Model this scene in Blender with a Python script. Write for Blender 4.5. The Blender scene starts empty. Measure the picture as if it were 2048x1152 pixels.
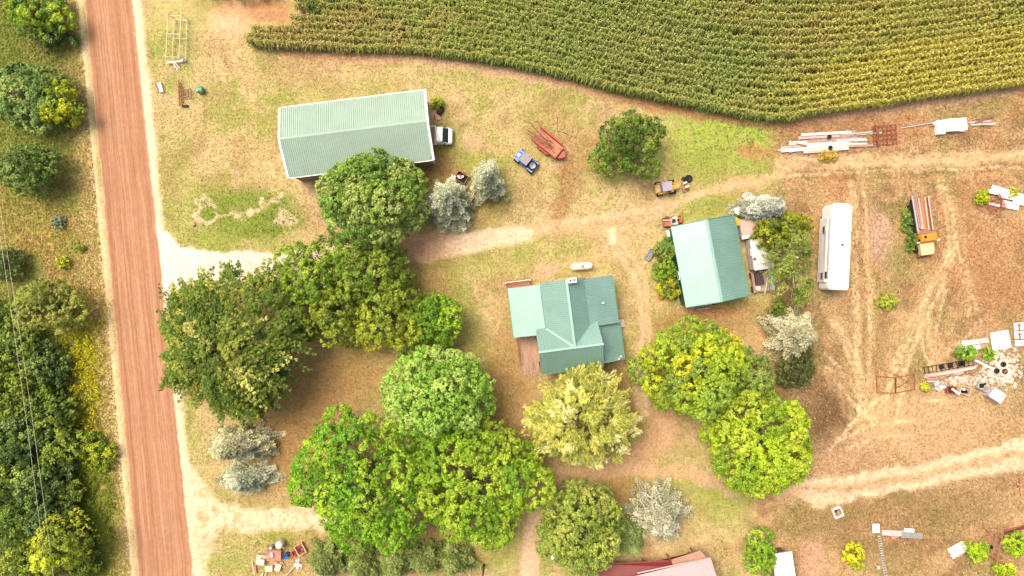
import bpy, math, random
import numpy as np
from mathutils import Matrix, Vector

# ------------------------------------------------------------------ camera, sky, sun
SC = bpy.context.scene
COL = SC.collection
H = 80.3            # drone height in metres
F = 1365.33         # focal length in pixels of a 2048 px wide picture (24 mm on 36 mm)
cam_d = bpy.data.cameras.new('drone_camera'); cam_d.lens = 24.0; cam_d.sensor_width = 36.0
cam_d.clip_start = 0.5; cam_d.clip_end = 3000
cam = bpy.data.objects.new('drone_camera', cam_d); cam.location = (0, 0, H); cam.rotation_euler = (0, 0, 0)
COL.objects.link(cam); SC.camera = cam

SUN_EL = 64.0
SUN_DIR = Vector((-0.74, 0.67, 0)).normalized()      # from the ground towards the sun, in plan
w = bpy.data.worlds.new("World"); SC.world = w; w.use_nodes = True
nt = w.node_tree; nt.nodes.clear()
wo = nt.nodes.new('ShaderNodeOutputWorld'); bg = nt.nodes.new('ShaderNodeBackground'); sk = nt.nodes.new('ShaderNodeTexSky')
sk.sky_type = 'NISHITA'; sk.sun_disc = False; sk.sun_elevation = math.radians(SUN_EL)
sk.sun_rotation = math.atan2(SUN_DIR.x, SUN_DIR.y); sk.air_density = 1.0; sk.dust_density = 8.0; sk.ozone_density = 0.2
bg.inputs['Strength'].default_value = 0.15
nt.links.new(sk.outputs[0], bg.inputs[0]); nt.links.new(bg.outputs[0], wo.inputs[0])
sd = bpy.data.lights.new('sun', 'SUN'); sd.energy = 2.0; sd.angle = math.radians(30); sd.color = (1.0, 0.90, 0.74)
sun = bpy.data.objects.new('sun', sd); COL.objects.link(sun)
ce = math.cos(math.radians(SUN_EL)); d = Vector((SUN_DIR.x*ce, SUN_DIR.y*ce, math.sin(math.radians(SUN_EL))))
sun.rotation_euler = d.to_track_quat('Z', 'Y').to_euler(); sun.location = d*120
SC.view_settings.view_transform = 'Standard'; SC.view_settings.look = 'None'
SC.view_settings.exposure = 0.62; SC.view_settings.gamma = 1.0

# ------------------------------------------------------------------ colour and material helpers
ALB = 0.62
def lin(c): return c/12.92 if c <= 0.04045 else ((c+0.055)/1.055)**2.4
def L(r, g, b, k=ALB): return np.array([lin(r/255.)*k, lin(g/255.)*k, lin(b/255.)*k])
def desat(c, k, gain=1.0):
    l = (c*np.array([.3, .55, .15])).sum(-1, keepdims=True); return (c*(1-k)+l*k)*gain
MATS = {}
def mat(name, rgb, rough=0.6, metal=0.0, var=0.18, scale=3.0, bump=0.0, spec=0.4, rgb2=None, thr=0.6, stretch=None, detail=6, kk=1.0):
    if name in MATS: return MATS[name]
    m = bpy.data.materials.new(name); m.use_nodes = True; n = m.node_tree; ns = n.nodes; b = ns['Principled BSDF']
    c = L(*rgb)*kk
    tc = ns.new('ShaderNodeTexCoord'); mp = ns.new('ShaderNodeMapping')
    if stretch: mp.inputs['Scale'].default_value = stretch
    n.links.new(tc.outputs['Object'], mp.inputs[0])
    no = ns.new('ShaderNodeTexNoise'); no.inputs['Scale'].default_value = scale; no.inputs['Detail'].default_value = detail
    no.inputs['Roughness'].default_value = 0.65
    n.links.new(mp.outputs[0], no.inputs['Vector'])
    cr = ns.new('ShaderNodeValToRGB'); n.links.new(no.outputs['Fac'], cr.inputs[0])
    e = cr.color_ramp.elements
    e[0].position = 0.3; e[0].color = (*np.clip(c*(1-var), 0, 1), 1)
    e[1].position = 0.7; e[1].color = (*np.clip(c*(1+var), 0, 1), 1)
    out = cr.outputs[0]
    if rgb2:
        c2 = L(*rgb2)
        no2 = ns.new('ShaderNodeTexNoise'); no2.inputs['Scale'].default_value = scale*0.45; no2.inputs['Detail'].default_value = 8
        no2.inputs['Roughness'].default_value = 0.7
        n.links.new(mp.outputs[0], no2.inputs['Vector'])
        r2 = ns.new('ShaderNodeValToRGB'); r2.color_ramp.elements[0].position = thr-0.06; r2.color_ramp.elements[1].position = thr+0.06
        n.links.new(no2.outputs['Fac'], r2.inputs[0])
        mx = ns.new('ShaderNodeMix'); mx.data_type = 'RGBA'; n.links.new(r2.outputs[0], mx.inputs[0]); n.links.new(out, mx.inputs[6])
        mx.inputs[7].default_value = (*c2, 1); out = mx.outputs[2]
    n.links.new(out, b.inputs['Base Color'])
    b.inputs['Roughness'].default_value = rough; b.inputs['Metallic'].default_value = metal
    b.inputs['Specular IOR Level'].default_value = spec
    if bump:
        bp = ns.new('ShaderNodeBump'); bp.inputs['Strength'].default_value = bump; bp.inputs['Distance'].default_value = 0.03
        n.links.new(no.outputs['Fac'], bp.inputs['Height']); n.links.new(bp.outputs[0], b.inputs['Normal'])
    MATS[name] = m; return m

def attr_mat(name, rough=0.8, transl=0.0, grain=0.0, gscale=6.0, bump=0.0, spec=0.2, stretch=None, fine=None):
    m = bpy.data.materials.new(name); m.use_nodes = True; n = m.node_tree; ns = n.nodes; b = ns['Principled BSDF']
    at = ns.new('ShaderNodeAttribute'); at.attribute_name = 'col'; out = at.outputs['Color']
    if grain:
        tc = ns.new('ShaderNodeTexCoord'); mp = ns.new('ShaderNodeMapping')
        if stretch: mp.inputs['Scale'].default_value = stretch
        n.links.new(tc.outputs['Object'], mp.inputs[0])
        hs = None
        for sc, amt in ((gscale, grain), (gscale*4.1, grain*0.9), (gscale*0.27, grain*0.5)):
            no = ns.new('ShaderNodeTexNoise'); no.inputs['Scale'].default_value = sc; no.inputs['Detail'].default_value = 5
            no.inputs['Roughness'].default_value = 0.7
            n.links.new(mp.outputs[0], no.inputs['Vector'])
            mr = ns.new('ShaderNodeMapRange'); mr.inputs[1].default_value = 0.3; mr.inputs[2].default_value = 0.7
            mr.inputs[3].default_value = 1-amt; mr.inputs[4].default_value = 1+amt
            n.links.new(no.outputs['Fac'], mr.inputs[0])
            vm = ns.new('ShaderNodeVectorMath'); vm.operation = 'SCALE'
            n.links.new(out, vm.inputs[0]); n.links.new(mr.outputs[0], vm.inputs['Scale']); out = vm.outputs[0]
            if hs is None: hs = no
        if bump:
            bp = ns.new('ShaderNodeBump'); bp.inputs['Strength'].default_value = bump; bp.inputs['Distance'].default_value = 0.08
            n.links.new(hs.outputs['Fac'], bp.inputs['Height']); n.links.new(bp.outputs[0], b.inputs['Normal'])
    n.links.new(out, b.inputs['Base Color']); b.inputs['Roughness'].default_value = rough
    b.inputs['Specular IOR Level'].default_value = spec
    if transl:
        t = ns.new('ShaderNodeBsdfTranslucent'); n.links.new(out, t.inputs[0])
        ms = ns.new('ShaderNodeMixShader'); ms.inputs[0].default_value = transl
        n.links.new(b.outputs[0], ms.inputs[1]); n.links.new(t.outputs[0], ms.inputs[2])
        n.links.new(ms.outputs[0], ns['Material Output'].inputs[0])
    return m
FOL = attr_mat('leaf_surface', 0.5, 0.16, spec=0.25)
BLADE = attr_mat('dry_blade_surface', 0.8, 0.2, spec=0.1)
GROUNDM = attr_mat('ground_surface', 0.95, 0, grain=0.30, gscale=3.2, bump=0.6, spec=0.1)
ROADM = attr_mat('road_surface', 0.95, 0, grain=0.10, gscale=5.0, bump=0.4, spec=0.1, stretch=(1, 0.45, 1))

# ------------------------------------------------------------------ scene graph helpers
def tag(o, label=None, cat=None, group=None, kind=None):
    if label: o['label'] = label
    if cat: o['category'] = cat
    if group: o['group'] = group
    if kind: o['kind'] = kind
    return o
def G(px, py, z=0.0):                                  # plan position of something seen at (px, py) at height z
    s = (H-z)/F
    return ((px-1024)*s, (576-py)*s)
def thing(name, label, cat, px, py, rot=0, z=0.0, group=None, zb=0.0):
    """an Empty at the base of a thing; z is the height at which the pixel was read"""
    o = bpy.data.objects.new(name, None); COL.objects.link(o); o.empty_display_size = 0.3
    x, y = G(px, py, z); o.location = (x, y, zb); o.rotation_euler = (0, 0, math.radians(rot))
    return tag(o, label, cat, group)
def copy_tree(o, parent=None):
    c = o.copy(); COL.objects.link(c); c.parent = parent
    for ch in list(o.children): copy_tree(ch, c)
    return c

class MB:
    def __init__(s): s.v = []; s.f = []
    def add(s, vs, fs, M=None):
        b = len(s.v)
        for p in vs:
            p = Vector(p)
            if M is not None: p = M @ p
            s.v.append(tuple(p))
        s.f += [tuple(i+b for i in f) for f in fs]
        return s
    def box(s, c, size, rz=0, rx=0, ry=0, tx=1.0, ty=1.0, bev=0.0):
        """box centred at c; tx, ty shrink the top; bev chamfers the vertical and top edges"""
        M = Matrix.Translation(Vector(c)) @ Matrix.Rotation(math.radians(rz), 4, 'Z') @ Matrix.Rotation(math.radians(ry), 4, 'Y') @ Matrix.Rotation(math.radians(rx), 4, 'X')
        x, y, z = size[0]/2, size[1]/2, size[2]/2
        if bev <= 0:
            vs = [(-x, -y, -z), (x, -y, -z), (x, y, -z), (-x, y, -z), (-x*tx, -y*ty, z), (x*tx, -y*ty, z), (x*tx, y*ty, z), (-x*tx, y*ty, z)]
            return s.add(vs, [(3, 2, 1, 0), (4, 5, 6, 7), (0, 1, 5, 4), (1, 2, 6, 5), (2, 3, 7, 6), (3, 0, 4, 7)], M)
        def ring(hx, hy, b, zz):
            return [(-hx+b, -hy, zz), (hx-b, -hy, zz), (hx, -hy+b, zz), (hx, hy-b, zz), (hx-b, hy, zz), (-hx+b, hy, zz), (-hx, hy-b, zz), (-hx, -hy+b, zz)]
        vs = ring(x, y, bev, -z) + ring(x*(1+tx)/2*0.999+0.0, y*(1+ty)/2*0.999, bev, z-bev) + ring(x*tx-bev*0.7, y*ty-bev*0.7, bev, z)
        fs = [tuple(range(7, -1, -1)), tuple(range(16, 24))]
        for r in (0, 8):
            for i in range(8):
                j = (i+1) % 8; fs.append((r+i, r+j, r+8+j, r+8+i))
        return s.add(vs, fs, M)
    def tube(s, pts, r, n=8, cap=True):
        pts = [Vector(p) for p in pts]; rs = r if isinstance(r, (list, tuple)) else [r]*len(pts)
        b = len(s.v)
        for i, p in enumerate(pts):
            t = (pts[min(i+1, len(pts)-1)]-pts[max(i-1, 0)]).normalized()
            a = Vector((0, 0, 1)) if abs(t.z) < 0.9 else Vector((1, 0, 0))
            u = t.cross(a).normalized(); v = t.cross(u)
            for k in range(n):
                an = 2*math.pi*k/n; s.v.append(tuple(p+(u*math.cos(an)+v*math.sin(an))*rs[i]))
        for i in range(len(pts)-1):
            for k in range(n):
                k2 = (k+1) % n; s.f.append((b+i*n+k, b+i*n+k2, b+(i+1)*n+k2, b+(i+1)*n+k))
        if cap:
            s.f.append(tuple(b+k for k in range(n-1, -1, -1))); s.f.append(tuple(b+(len(pts)-1)*n+k for k in range(n)))
        return s
    def lathe(s, c, prof, n=20, axis='Z', rz=0, M=None):
        """prof: list of (radius, height)"""
        R = Matrix.Identity(4)
        if axis == 'X': R = Matrix.Rotation(math.radians(90), 4, 'Y')
        if axis == 'Y': R = Matrix.Rotation(math.radians(-90), 4, 'X')
        T = Matrix.Translation(Vector(c)) @ Matrix.Rotation(math.radians(rz), 4, 'Z') @ R
        if M is not None: T = M @ T
        vs = []; fs = []
        for (r, h) in prof:
            for k in range(n):
                a = 2*math.pi*k/n; vs.append((r*math.cos(a), r*math.sin(a), h))
        for i in range(len(prof)-1):
            for k in range(n):
                k2 = (k+1) % n; fs.append((i*n+k, i*n+k2, (i+1)*n+k2, (i+1)*n+k))
        fs.append(tuple(range(n-1, -1, -1))); fs.append(tuple((len(prof)-1)*n+k for k in range(n)))
        return s.add(vs, fs, T)
    def prism(s, poly, z0, z1, M=None):
        n = len(poly)
        vs = [(p[0], p[1], z0) for p in poly]+[(p[0], p[1], z1) for p in poly]
        fs = [tuple(range(n-1, -1, -1)), tuple(range(n, 2*n))]+[(i, (i+1) % n, n+(i+1) % n, n+i) for i in range(n)]
        return s.add(vs, fs, M)
    def quad(s, a, b, c, d): return s.add([a, b, c, d], [(0, 1, 2, 3)])
    def build(s, name, m, parent=None, smooth=False, loc=None):
        me = bpy.data.meshes.new(name); me.from_pydata(s.v, [], s.f); me.update()
        me.materials.append(m)
        if smooth: me.polygons.foreach_set('use_smooth', [True]*len(me.polygons))
        o = bpy.data.objects.new(name, me); COL.objects.link(o)
        if parent is not None: o.parent = parent
        if loc: o.location = loc
        return o
def npmesh(name, V, Fc, C, m, parent=None, kind=None):
    """V (n,3), Fc (k,4) quads, C (n,3) colours"""
    me = bpy.data.meshes.new(name)
    V = np.ascontiguousarray(V, dtype=np.float32); Fc = np.ascontiguousarray(Fc, dtype=np.int32); k = Fc.shape[1]
    me.vertices.add(len(V)); me.vertices.foreach_set('co', V.ravel())
    me.loops.add(Fc.size); me.loops.foreach_set('vertex_index', Fc.ravel())
    me.polygons.add(len(Fc)); me.polygons.foreach_set('loop_start', np.arange(0, Fc.size, k, dtype=np.int32))
    me.polygons.foreach_set('loop_total', np.full(len(Fc), k, dtype=np.int32))
    me.update(calc_edges=True)
    a = me.attributes.new('col', 'FLOAT_COLOR', 'POINT')
    cc = np.ones((len(V), 4), dtype=np.float32); cc[:, :3] = np.clip(C, 0, 1); a.data.foreach_set('color', cc.ravel())
    me.materials.append(m)
    o = bpy.data.objects.new(name, me); COL.objects.link(o)
    if parent is not None: o.parent = parent
    if kind: o['kind'] = kind
    return o
def unit(a): return a/np.maximum(np.linalg.norm(a, axis=-1, keepdims=True), 1e-9)
def kites(P, N, T, Ln, Wd):
    """leaf shaped quads at P with normal N and long axis T"""
    T = unit(T-N*(T*N).sum(1, keepdims=True)); B = np.cross(N, T)
    Ln = np.asarray(Ln).reshape(-1, 1); Wd = np.asarray(Wd).reshape(-1, 1)
    return np.stack([P-T*Ln/2, P+B*Wd/2+T*Ln*0.05, P+T*Ln/2, P-B*Wd/2+T*Ln*0.05], axis=1)
def cards(name, Q, C, m, parent=None, kind=None):
    n = len(Q); return npmesh(name, Q.reshape(-1, 3), np.arange(n*4).reshape(n, 4), np.repeat(C, 4, axis=0), m, parent, kind)

# smooth value noise on pixel coordinates
def vnoise(x, y, sc, seed, octv=3):
    out = np.zeros_like(x, dtype=np.float64); amp = 1.0; tot = 0
    for o in range(octv):
        r = np.random.RandomState(seed*17+o*131+5); g = r.rand(128, 128)
        u = x/sc+37.3*o+500; v = y/sc+11.7*o+500
        iu = np.floor(u).astype(int); iv = np.floor(v).astype(int); fu = u-iu; fv = v-iv
        fu = fu*fu*(3-2*fu); fv = fv*fv*(3-2*fv)
        a = g[iu % 128, iv % 128]; b = g[(iu+1) % 128, iv % 128]; c = g[iu % 128, (iv+1) % 128]; e = g[(iu+1) % 128, (iv+1) % 128]
        out += amp*((a*(1-fu)+b*fu)*(1-fv)+(c*(1-fu)+e*fu)*fv); tot += amp; amp *= 0.55; sc = sc/2.07
    return out/tot
def sstep(a, b, x):
    t = np.clip((x-a)/(b-a), 0, 1); return t*t*(3-2*t)
# ------------------------------------------------------------------ ground cover
CORN_EDGE = [(-200, 70), (500, 97), (612, 103), (712, 108), (812, 109), (879, 117), (945, 125), (1024, 138), (1091, 152), (1157, 167), (1224, 187),
             (1324, 207), (1391, 220), (1457, 233), (1530, 245), (1568, 245), (1603, 236), (1703, 222), (1769, 213), (1836, 201), (1903, 193), (2048, 172), (2300, 138)]
CEX = np.array([p[0] for p in CORN_EDGE], float); CEY = np.array([p[1] for p in CORN_EDGE], float)
def seg_mask(x, y, pts, soft=8.0):
    """pts: (x, y, half width); soft edged stroke"""
    best = np.full(x.shape, -1e9)
    for (x0, y0, w0), (x1, y1, w1) in zip(pts[:-1], pts[1:]):
        dx, dy = x1-x0, y1-y0; t = np.clip(((x-x0)*dx+(y-y0)*dy)/(dx*dx+dy*dy), 0, 1)
        d = np.hypot(x-x0-t*dx, y-y0-t*dy); best = np.maximum(best, (w0+(w1-w0)*t)-d)
    return sstep(-soft, soft, best)
def blob(x, y, cx, cy, rx, ry, rot=0, soft=0.35):
    a = math.radians(rot); u = (x-cx)*math.cos(a)+(y-cy)*math.sin(a); v = -(x-cx)*math.sin(a)+(y-cy)*math.cos(a)
    return 1-sstep(1-soft, 1+soft, np.hypot(u/rx, v/ry))
def inpoly(x, y, poly):
    c = np.zeros(x.shape, bool); n = len(poly)
    for i in range(n):
        x0, y0 = poly[i]; x1, y1 = poly[(i+1) % n]
        cond = ((y0 > y) != (y1 > y)); t = (x1-x0)*(y-y0)/((y1-y0) if y1 != y0 else 1e-9)+x0
        c ^= cond & (x < t)
    return c.astype(float)
def road_l(y): return 169+y*0.0935
def road_r(y): return 265+y*0.1055
DRIVE_W = [(310, 520, 60), (350, 530, 42), (430, 533, 28), (560, 532, 26), (700, 512, 28), (840, 497, 30), (900, 488, 27), (960, 480, 20), (1050, 468, 17)]
def cgrad(x, pts):
    xs = [p[0] for p in pts]; return np.stack([np.interp(x, xs, [L(*p[1])[i] for p in pts]) for i in range(3)], -1)
def paint(px, py):
    wx = px+(vnoise(px, py, 26, 3)-0.5)*30+(vnoise(px, py, 7, 4)-0.5)*8
    wy = py+(vnoise(px, py, 26, 5)-0.5)*30+(vnoise(px, py, 7, 6)-0.5)*8
    n1 = vnoise(px, py, 110, 11); n2 = vnoise(px, py, 34, 12); n3 = vnoise(px, py, 10, 13); n4 = vnoise(px, py, 5, 14, 2)
    def mix(c, col, m): return c*(1-m[..., None])+col*m[..., None]
    # mown dry lawn
    c = np.broadcast_to(L(212, 184, 124), px.shape+(3,)).copy()
    c = mix(c, L(230, 192, 148), sstep(.45, .62, n2*.6+n3*.4)*.75)
    c = mix(c, L(170, 168, 78), sstep(.47, .6, n1*.45+n2*.3+n4*.25)*.85)
    c = mix(c, L(186, 150, 98), sstep(.5, .7, vnoise(px, py, 48, 15))*.45)
    # lush green patches
    for (cx, cy, rx, ry, r, k) in [(345, 90, 50, 90, 0, .55), (380, 420, 60, 60, 0, .6), (470, 480, 110, 20, 5, .8), (330, 260, 45, 60, 0, .25), (1430, 270, 115, 52, 8, .95), (1510, 262, 50, 22, 0, 1),
                                   (1440, 330, 110, 25, 0, .6), (1400, 420, 80, 22, -20, .75), (930, 620, 28, 70, -10, .55), (970, 700, 24, 50, -15, .5), (1000, 520, 110, 22, -6, .5), (1080, 490, 90, 20, 0, .3),
                                   (1110, 545, 70, 12, -4, .55), (1450, 1010, 90, 50, 10, .6), (1350, 980, 130, 18, 0, .5), (660, 190, 140, 30, -5, .4), (880, 250, 26, 60, 0, .4), (950, 320, 50, 40, 0, .25),
                                   (450, 1110, 60, 50, 0, .5), (560, 1075, 60, 18, 0, .75), (1000, 1110, 40, 45, 0, .55), (1150, 620, 30, 30, 0, .2), (390, 880, 20, 90, -12, .4), (960, 160, 120, 16, 10, .5), (1560, 620, 60, 60, 0, .5), (760, 130, 60, 9, 2, .4)]:
        g = L(158, 172, 62) if k < .9 else L(172, 192, 66)
        c = mix(c, g, blob(wx, wy, cx, cy, rx, ry, r, .6)*k*(0.45+0.55*sstep(.3, .6, n3)))
    c = desat(c, .07, 1.0)
    # brown earth beneath and between the trees, partly their shade put into the colour
    for (cx, cy, rx, ry, r, k) in [(650, 760, 130, 75, -20, .95), (590, 880, 70, 120, 30, .9), (860, 345, 60, 45, 0, .85), (950, 410, 60, 50, 0, .45), (1130, 380, 22, 70, 8, .8), (1180, 300, 30, 40, 0, .7),
                                   (1010, 790, 60, 110, 0, .9), (1320, 840, 75, 60, 0, .55), (1480, 640, 160, 38, -4, .7), (1200, 760, 120, 30, 0, .8), (1225, 880, 70, 130, 0, .5), (1000, 900, 120, 60, 0, .8),
                                   (740, 1110, 180, 50, 0, .8), (1010, 650, 26, 120, -5, .3), (850, 560, 60, 60, 0, .6), (1250, 1010, 60, 60, 0, .8), (1380, 690, 70, 70, 0, .7), (1100, 250, 60, 50, 0, .35), (1090, 545, 34, 16, 0, .2), (540, 870, 60, 40, 0, .8)]:
        c = mix(c, L(176, 136, 86) if n2.ndim else 0, blob(wx, wy, cx, cy, rx, ry, r, .55)*k*(.6+.4*n3))
    # west verge and meadow
    dl = road_l(py)-px
    mw = sstep(0, 20, dl)
    cw = np.broadcast_to(L(180, 154, 92), px.shape+(3,)).copy()
    cw = mix(cw, L(152, 158, 62), sstep(.42, .56, n1*.5+n2*.5)*.8)
    cw = mix(cw, L(158, 124, 70), sstep(.5, .65, vnoise(px, py, 60, 16))*.35)
    cw = mix(cw, L(178, 140, 78), blob(wx, wy, 40, 440, 90, 70, 0, .6)*.6)
    cw = mix(cw, L(196, 166, 104), 1-sstep(32, 66, dl+(n3-.5)*26))
    cw = mix(cw, L(160, 166, 58), blob(wx, wy, 200, 1010, 50, 170, -4, .5)*.7*sstep(.3, .55, n3))
    cw = mix(cw, L(190, 184, 50), blob(wx, wy, 160, 745, 36, 95, 0, .5)*sstep(.4, .55, n3)*.8)
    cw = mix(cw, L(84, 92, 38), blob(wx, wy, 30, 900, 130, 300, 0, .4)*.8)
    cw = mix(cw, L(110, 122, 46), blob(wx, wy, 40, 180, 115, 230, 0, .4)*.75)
    cw = mix(cw, L(246, 216, 178), (1-sstep(7, 20, dl+(n3-.5)*12)))
    cw = desat(cw, .08, 1.25)
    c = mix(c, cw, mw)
    # east verge of the road
    dr = px-road_r(py)
    m = (1-sstep(9, 24, dr+(n3-.5)*14+(n1-.5)*8))*(dr > -30)*(px > road_l(py))
    c = mix(c, L(248, 222, 186), m)
    # rough hay field in the east
    edge = 1560+18*np.sin(py/60.)
    fm = sstep(-25, 25, wx-edge-np.where(py > 620, -40, 0)+np.where(py > 985, 0, 0))*sstep(-10, 14, wy-np.interp(px, CEX, CEY))
    cf = np.broadcast_to(L(200, 158, 100), px.shape+(3,)).copy()
    cf = mix(cf, L(150, 112, 62), sstep(.45, .62, n2)*.6)
    cf = mix(cf, L(214, 172, 112), sstep(.5, .64, n1)*.6)
    cf = mix(cf, L(160, 146, 68), sstep(.52, .66, vnoise(px, py, 70, 18))*.55)
    cf = mix(cf, L(204, 140, 82), sstep(.54, .7, vnoise(px, py, 52, 19))*.5*(py < 620))
    for (cx, cy, rx, ry, r, k, col) in [(1700, 270, 160, 36, -5, .7, (192, 134, 84)), (1660, 840, 42, 75, 0, .9, (128, 92, 52)), (1590, 740, 40, 50, 0, .8, (98, 84, 44)), (1960, 820, 50, 26, 0, .6, (158, 112, 62)),
                                        (1930, 500, 90, 80, 0, .6, (196, 134, 78)), (1990, 600, 60, 60, 0, .5, (186, 128, 74)), (1740, 690, 60, 90, 0, .5, (166, 128, 64)), (1760, 1060, 120, 60, 0, .6, (164, 122, 70)),
                                        (1900, 1010, 120, 40, 0, .55, (150, 118, 64)), (1650, 1060, 60, 40, 0, .5, (168, 132, 74)), (1760, 470, 22, 55, -10, .9, (216, 172, 142)), (1790, 500, 22, 60, 0, .4, (168, 160, 80)),
                                        (1625, 1120, 30, 34, 0, .8, (222, 168, 132)), (1880, 830, 150, 50, -8, .8, (222, 180, 122)), (1780, 890, 160, 50, -12, .7, (214, 168, 118)), (1980, 715, 70, 60, 0, .5, (196, 152, 112))]:
        cf = mix(cf, L(*col), blob(wx, wy, cx, cy, rx, ry, r, .6)*k)
    cf = desat(cf, .18, 1.14)
    # flattened golden wheel trails
    st = vnoise(px*1.0, py*0.14, 5, 21, 2)
    for pts, k, s in [([(1700, 365, 5), (1712, 560, 5), (1716, 760, 7), (1722, 860, 10)], .8, 5), ([(1728, 365, 5), (1737, 560, 5), (1740, 720, 6), (1752, 860, 10)], .75, 5),
                      ([(1672, 645, 12), (1700, 700, 16), (1730, 780, 18), (1770, 850, 24)], .75, 9), ([(1880, 360, 8), (1905, 430, 10), (1900, 510, 14), (1850, 600, 26), (1800, 700, 34), (1770, 800, 34), (1790, 880, 30)], .85, 14),
                      ([(1890, 380, 6), (1920, 450, 7), (1940, 540, 6), (1950, 620, 5)], .7, 6), ([(1900, 500, 6), (1935, 560, 5), (1932, 640, 4)], .5, 5), ([(1840, 620, 18), (1870, 690, 16), (1880, 760, 10)], .7, 8),
                      ([(1660, 740, 8), (1700, 830, 10), (1740, 860, 20)], .6, 9), ([(1860, 720, 7), (1890, 650, 5), (1960, 610, 4)], .4, 6)]:
        cf = mix(cf, L(232, 196, 142), seg_mask(wx*.35+px*.65, wy*.35+py*.65, pts, s)*k*.6*(.35+.65*sstep(.3, .6, st)))
    for pts in ([(1700, 365, 2), (1706, 560, 2), (1712, 640, 3), (1716, 760, 2), (1722, 850, 2)], [(1709, 365, 1), (1718, 640, 1), (1722, 760, 1)], [(1728, 370, 2), (1735, 500, 2), (1739, 620, 3), (1738, 760, 2)], [(1745, 560, 1), (1747, 700, 1)],
                [(1912, 470, 3), (1895, 520, 3), (1850, 600, 3), (1808, 700, 3), (1770, 790, 3), (1745, 860, 2)], [(1905, 500, 2), (1865, 570, 2), (1820, 650, 2), (1790, 720, 3), (1775, 800, 2)], [(1918, 480, 2), (1880, 580, 2), (1838, 660, 3), (1806, 760, 3), (1790, 850, 2)],
                [(1885, 360, 2), (1905, 430, 3), (1915, 500, 2), (1940, 560, 2), (1955, 625, 1)], [(1875, 360, 2), (1893, 440, 2), (1900, 510, 2), (1936, 580, 2), (1937, 630, 1)], [(1890, 500, 2), (1886, 600, 2), (1868, 680, 2), (1880, 750, 2)], [(1850, 600, 2), (1860, 680, 3), (1900, 760, 3)],
                [(1835, 640, 2), (1850, 710, 2), (1884, 770, 2)], [(1662, 636, 3), (1690, 690, 3), (1720, 770, 3), (1742, 850, 3)], [(1672, 640, 2), (1706, 700, 2), (1734, 770, 2)], [(1655, 735, 2), (1700, 800, 3), (1735, 835, 2)], [(1650, 705, 2), (1690, 750, 2), (1725, 810, 2)],
                [(1860, 728, 2), (1905, 700, 2), (1962, 640, 1)], [(1680, 880, 2), (1740, 850, 3), (1800, 842, 3), (1870, 850, 2)], [(1690, 900, 2), (1750, 876, 2), (1830, 872, 2)], [(1755, 800, 3), (1700, 850, 3), (1660, 900, 2)], [(1790, 780, 2), (1840, 800, 2), (1900, 800, 2)],
                [(1580, 352, 2), (1700, 345, 2), (1860, 338, 2), (2048, 335, 2)], [(1560, 312, 2), (1720, 330, 2), (1900, 322, 2), (2048, 308, 2)]):
        cf = mix(cf, L(250, 222, 176), seg_mask(wx*.25+px*.75, wy*.25+py*.75, [(q[0], q[1], q[2]+.8) for q in pts], 4.0)*(.3+.55*sstep(.35, .6, n4))*(.35+.65*sstep(.35, .5, n2)))
    c = mix(c, cf, fm)
    # pale farm tracks
    trk = np.zeros(px.shape)
    def dirt(pts, col, k, s=7, lo=.25):
        nonlocal c, trk
        trk = np.maximum(trk, seg_mask(wx*.6+px*.4, wy*.6+py*.4, pts, s)*k)
        c = mix(c, L(*col), seg_mask(wx*.6+px*.4, wy*.6+py*.4, pts, s)*k*(lo+(1-lo)*sstep(.32, .52, n3*.6+n4*.4)))
    dirt([(1560, 330, 14), (1700, 322, 15), (1850, 320, 14), (2060, 312, 14), (2400, 300, 14)], (218, 184, 140), .8, 10)
    dirt([(1560, 362, 4), (1700, 368, 5), (1900, 352, 5), (2060, 345, 6)], (206, 164, 112), .6)
    dirt([(1540, 350, 6), (1600, 352, 6)], (214, 180, 140), .5)
    tk = [(1850, 950, 10), (1950, 925, 14), (2048, 900, 26), (2400, 820, 30)]
    dirt([(1600, 968, 10), (1700, 962, 10), (1850, 935, 9), (1950, 912, 9), (2048, 890, 14), (2400, 820, 20)], (248, 220, 184), .9, 6, .45)
    dirt([(1590, 985, 10), (1640, 1000, 16), (1720, 990, 8), (1850, 966, 8), (1960, 940, 9), (2048, 925, 14), (2400, 850, 20)], (250, 222, 188), .9, 6, .45)
    dirt([(1590, 985, 22), (1640, 990, 26), (1700, 975, 20), (2048, 915, 24)], (226, 186, 146), .6, 12, .5)
    dirt([(1080, 975, 16), (1150, 960, 20), (1230, 930, 22), (1290, 905, 26), (1330, 870, 28), (1330, 820, 26)], (208, 164, 124), .9, 12, .5)
    dirt([(1250, 935, 14), (1350, 945, 14), (1450, 965, 12), (1600, 985, 14)], (214, 172, 130), .85, 10, .5)
    dirt([(1330, 850, 10), (1340, 900, 9), (1400, 960, 8), (1470, 990, 8)], (212, 172, 136), .6, 8)
    dirt([(1060, 468, 9), (1130, 440, 9), (1200, 436, 9), (1290, 420, 8), (1380, 392, 8), (1480, 370, 9), (1560, 350, 9)], (228, 192, 150), .85, 8, .35)
    dirt([(1010, 452, 10), (1100, 450, 14), (1200, 462, 12)], (226, 188, 146), .6, 10, .2)
    dirt([(1215, 462, 8), (1230, 500, 6), (1262, 545, 6), (1280, 600, 6), (1284, 660, 8), (1270, 740, 9), (1290, 820, 14)], (226, 188, 148), .9, 6, .5)
    dirt([(1240, 480, 5), (1282, 545, 5), (1298, 610, 6), (1300, 680, 8), (1295, 760, 9)], (222, 184, 146), .85, 5, .5)
    dirt([(1222, 462, 9), (1224, 478, 8)], (242, 212, 174), .9, 5, .6)
    c = mix(c, L(170, 122, 82), blob(wx, wy, 1130, 345, 20, 80, 4, .6)*.6*sstep(.4, .55, n4*.5+n3*.5))
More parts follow.
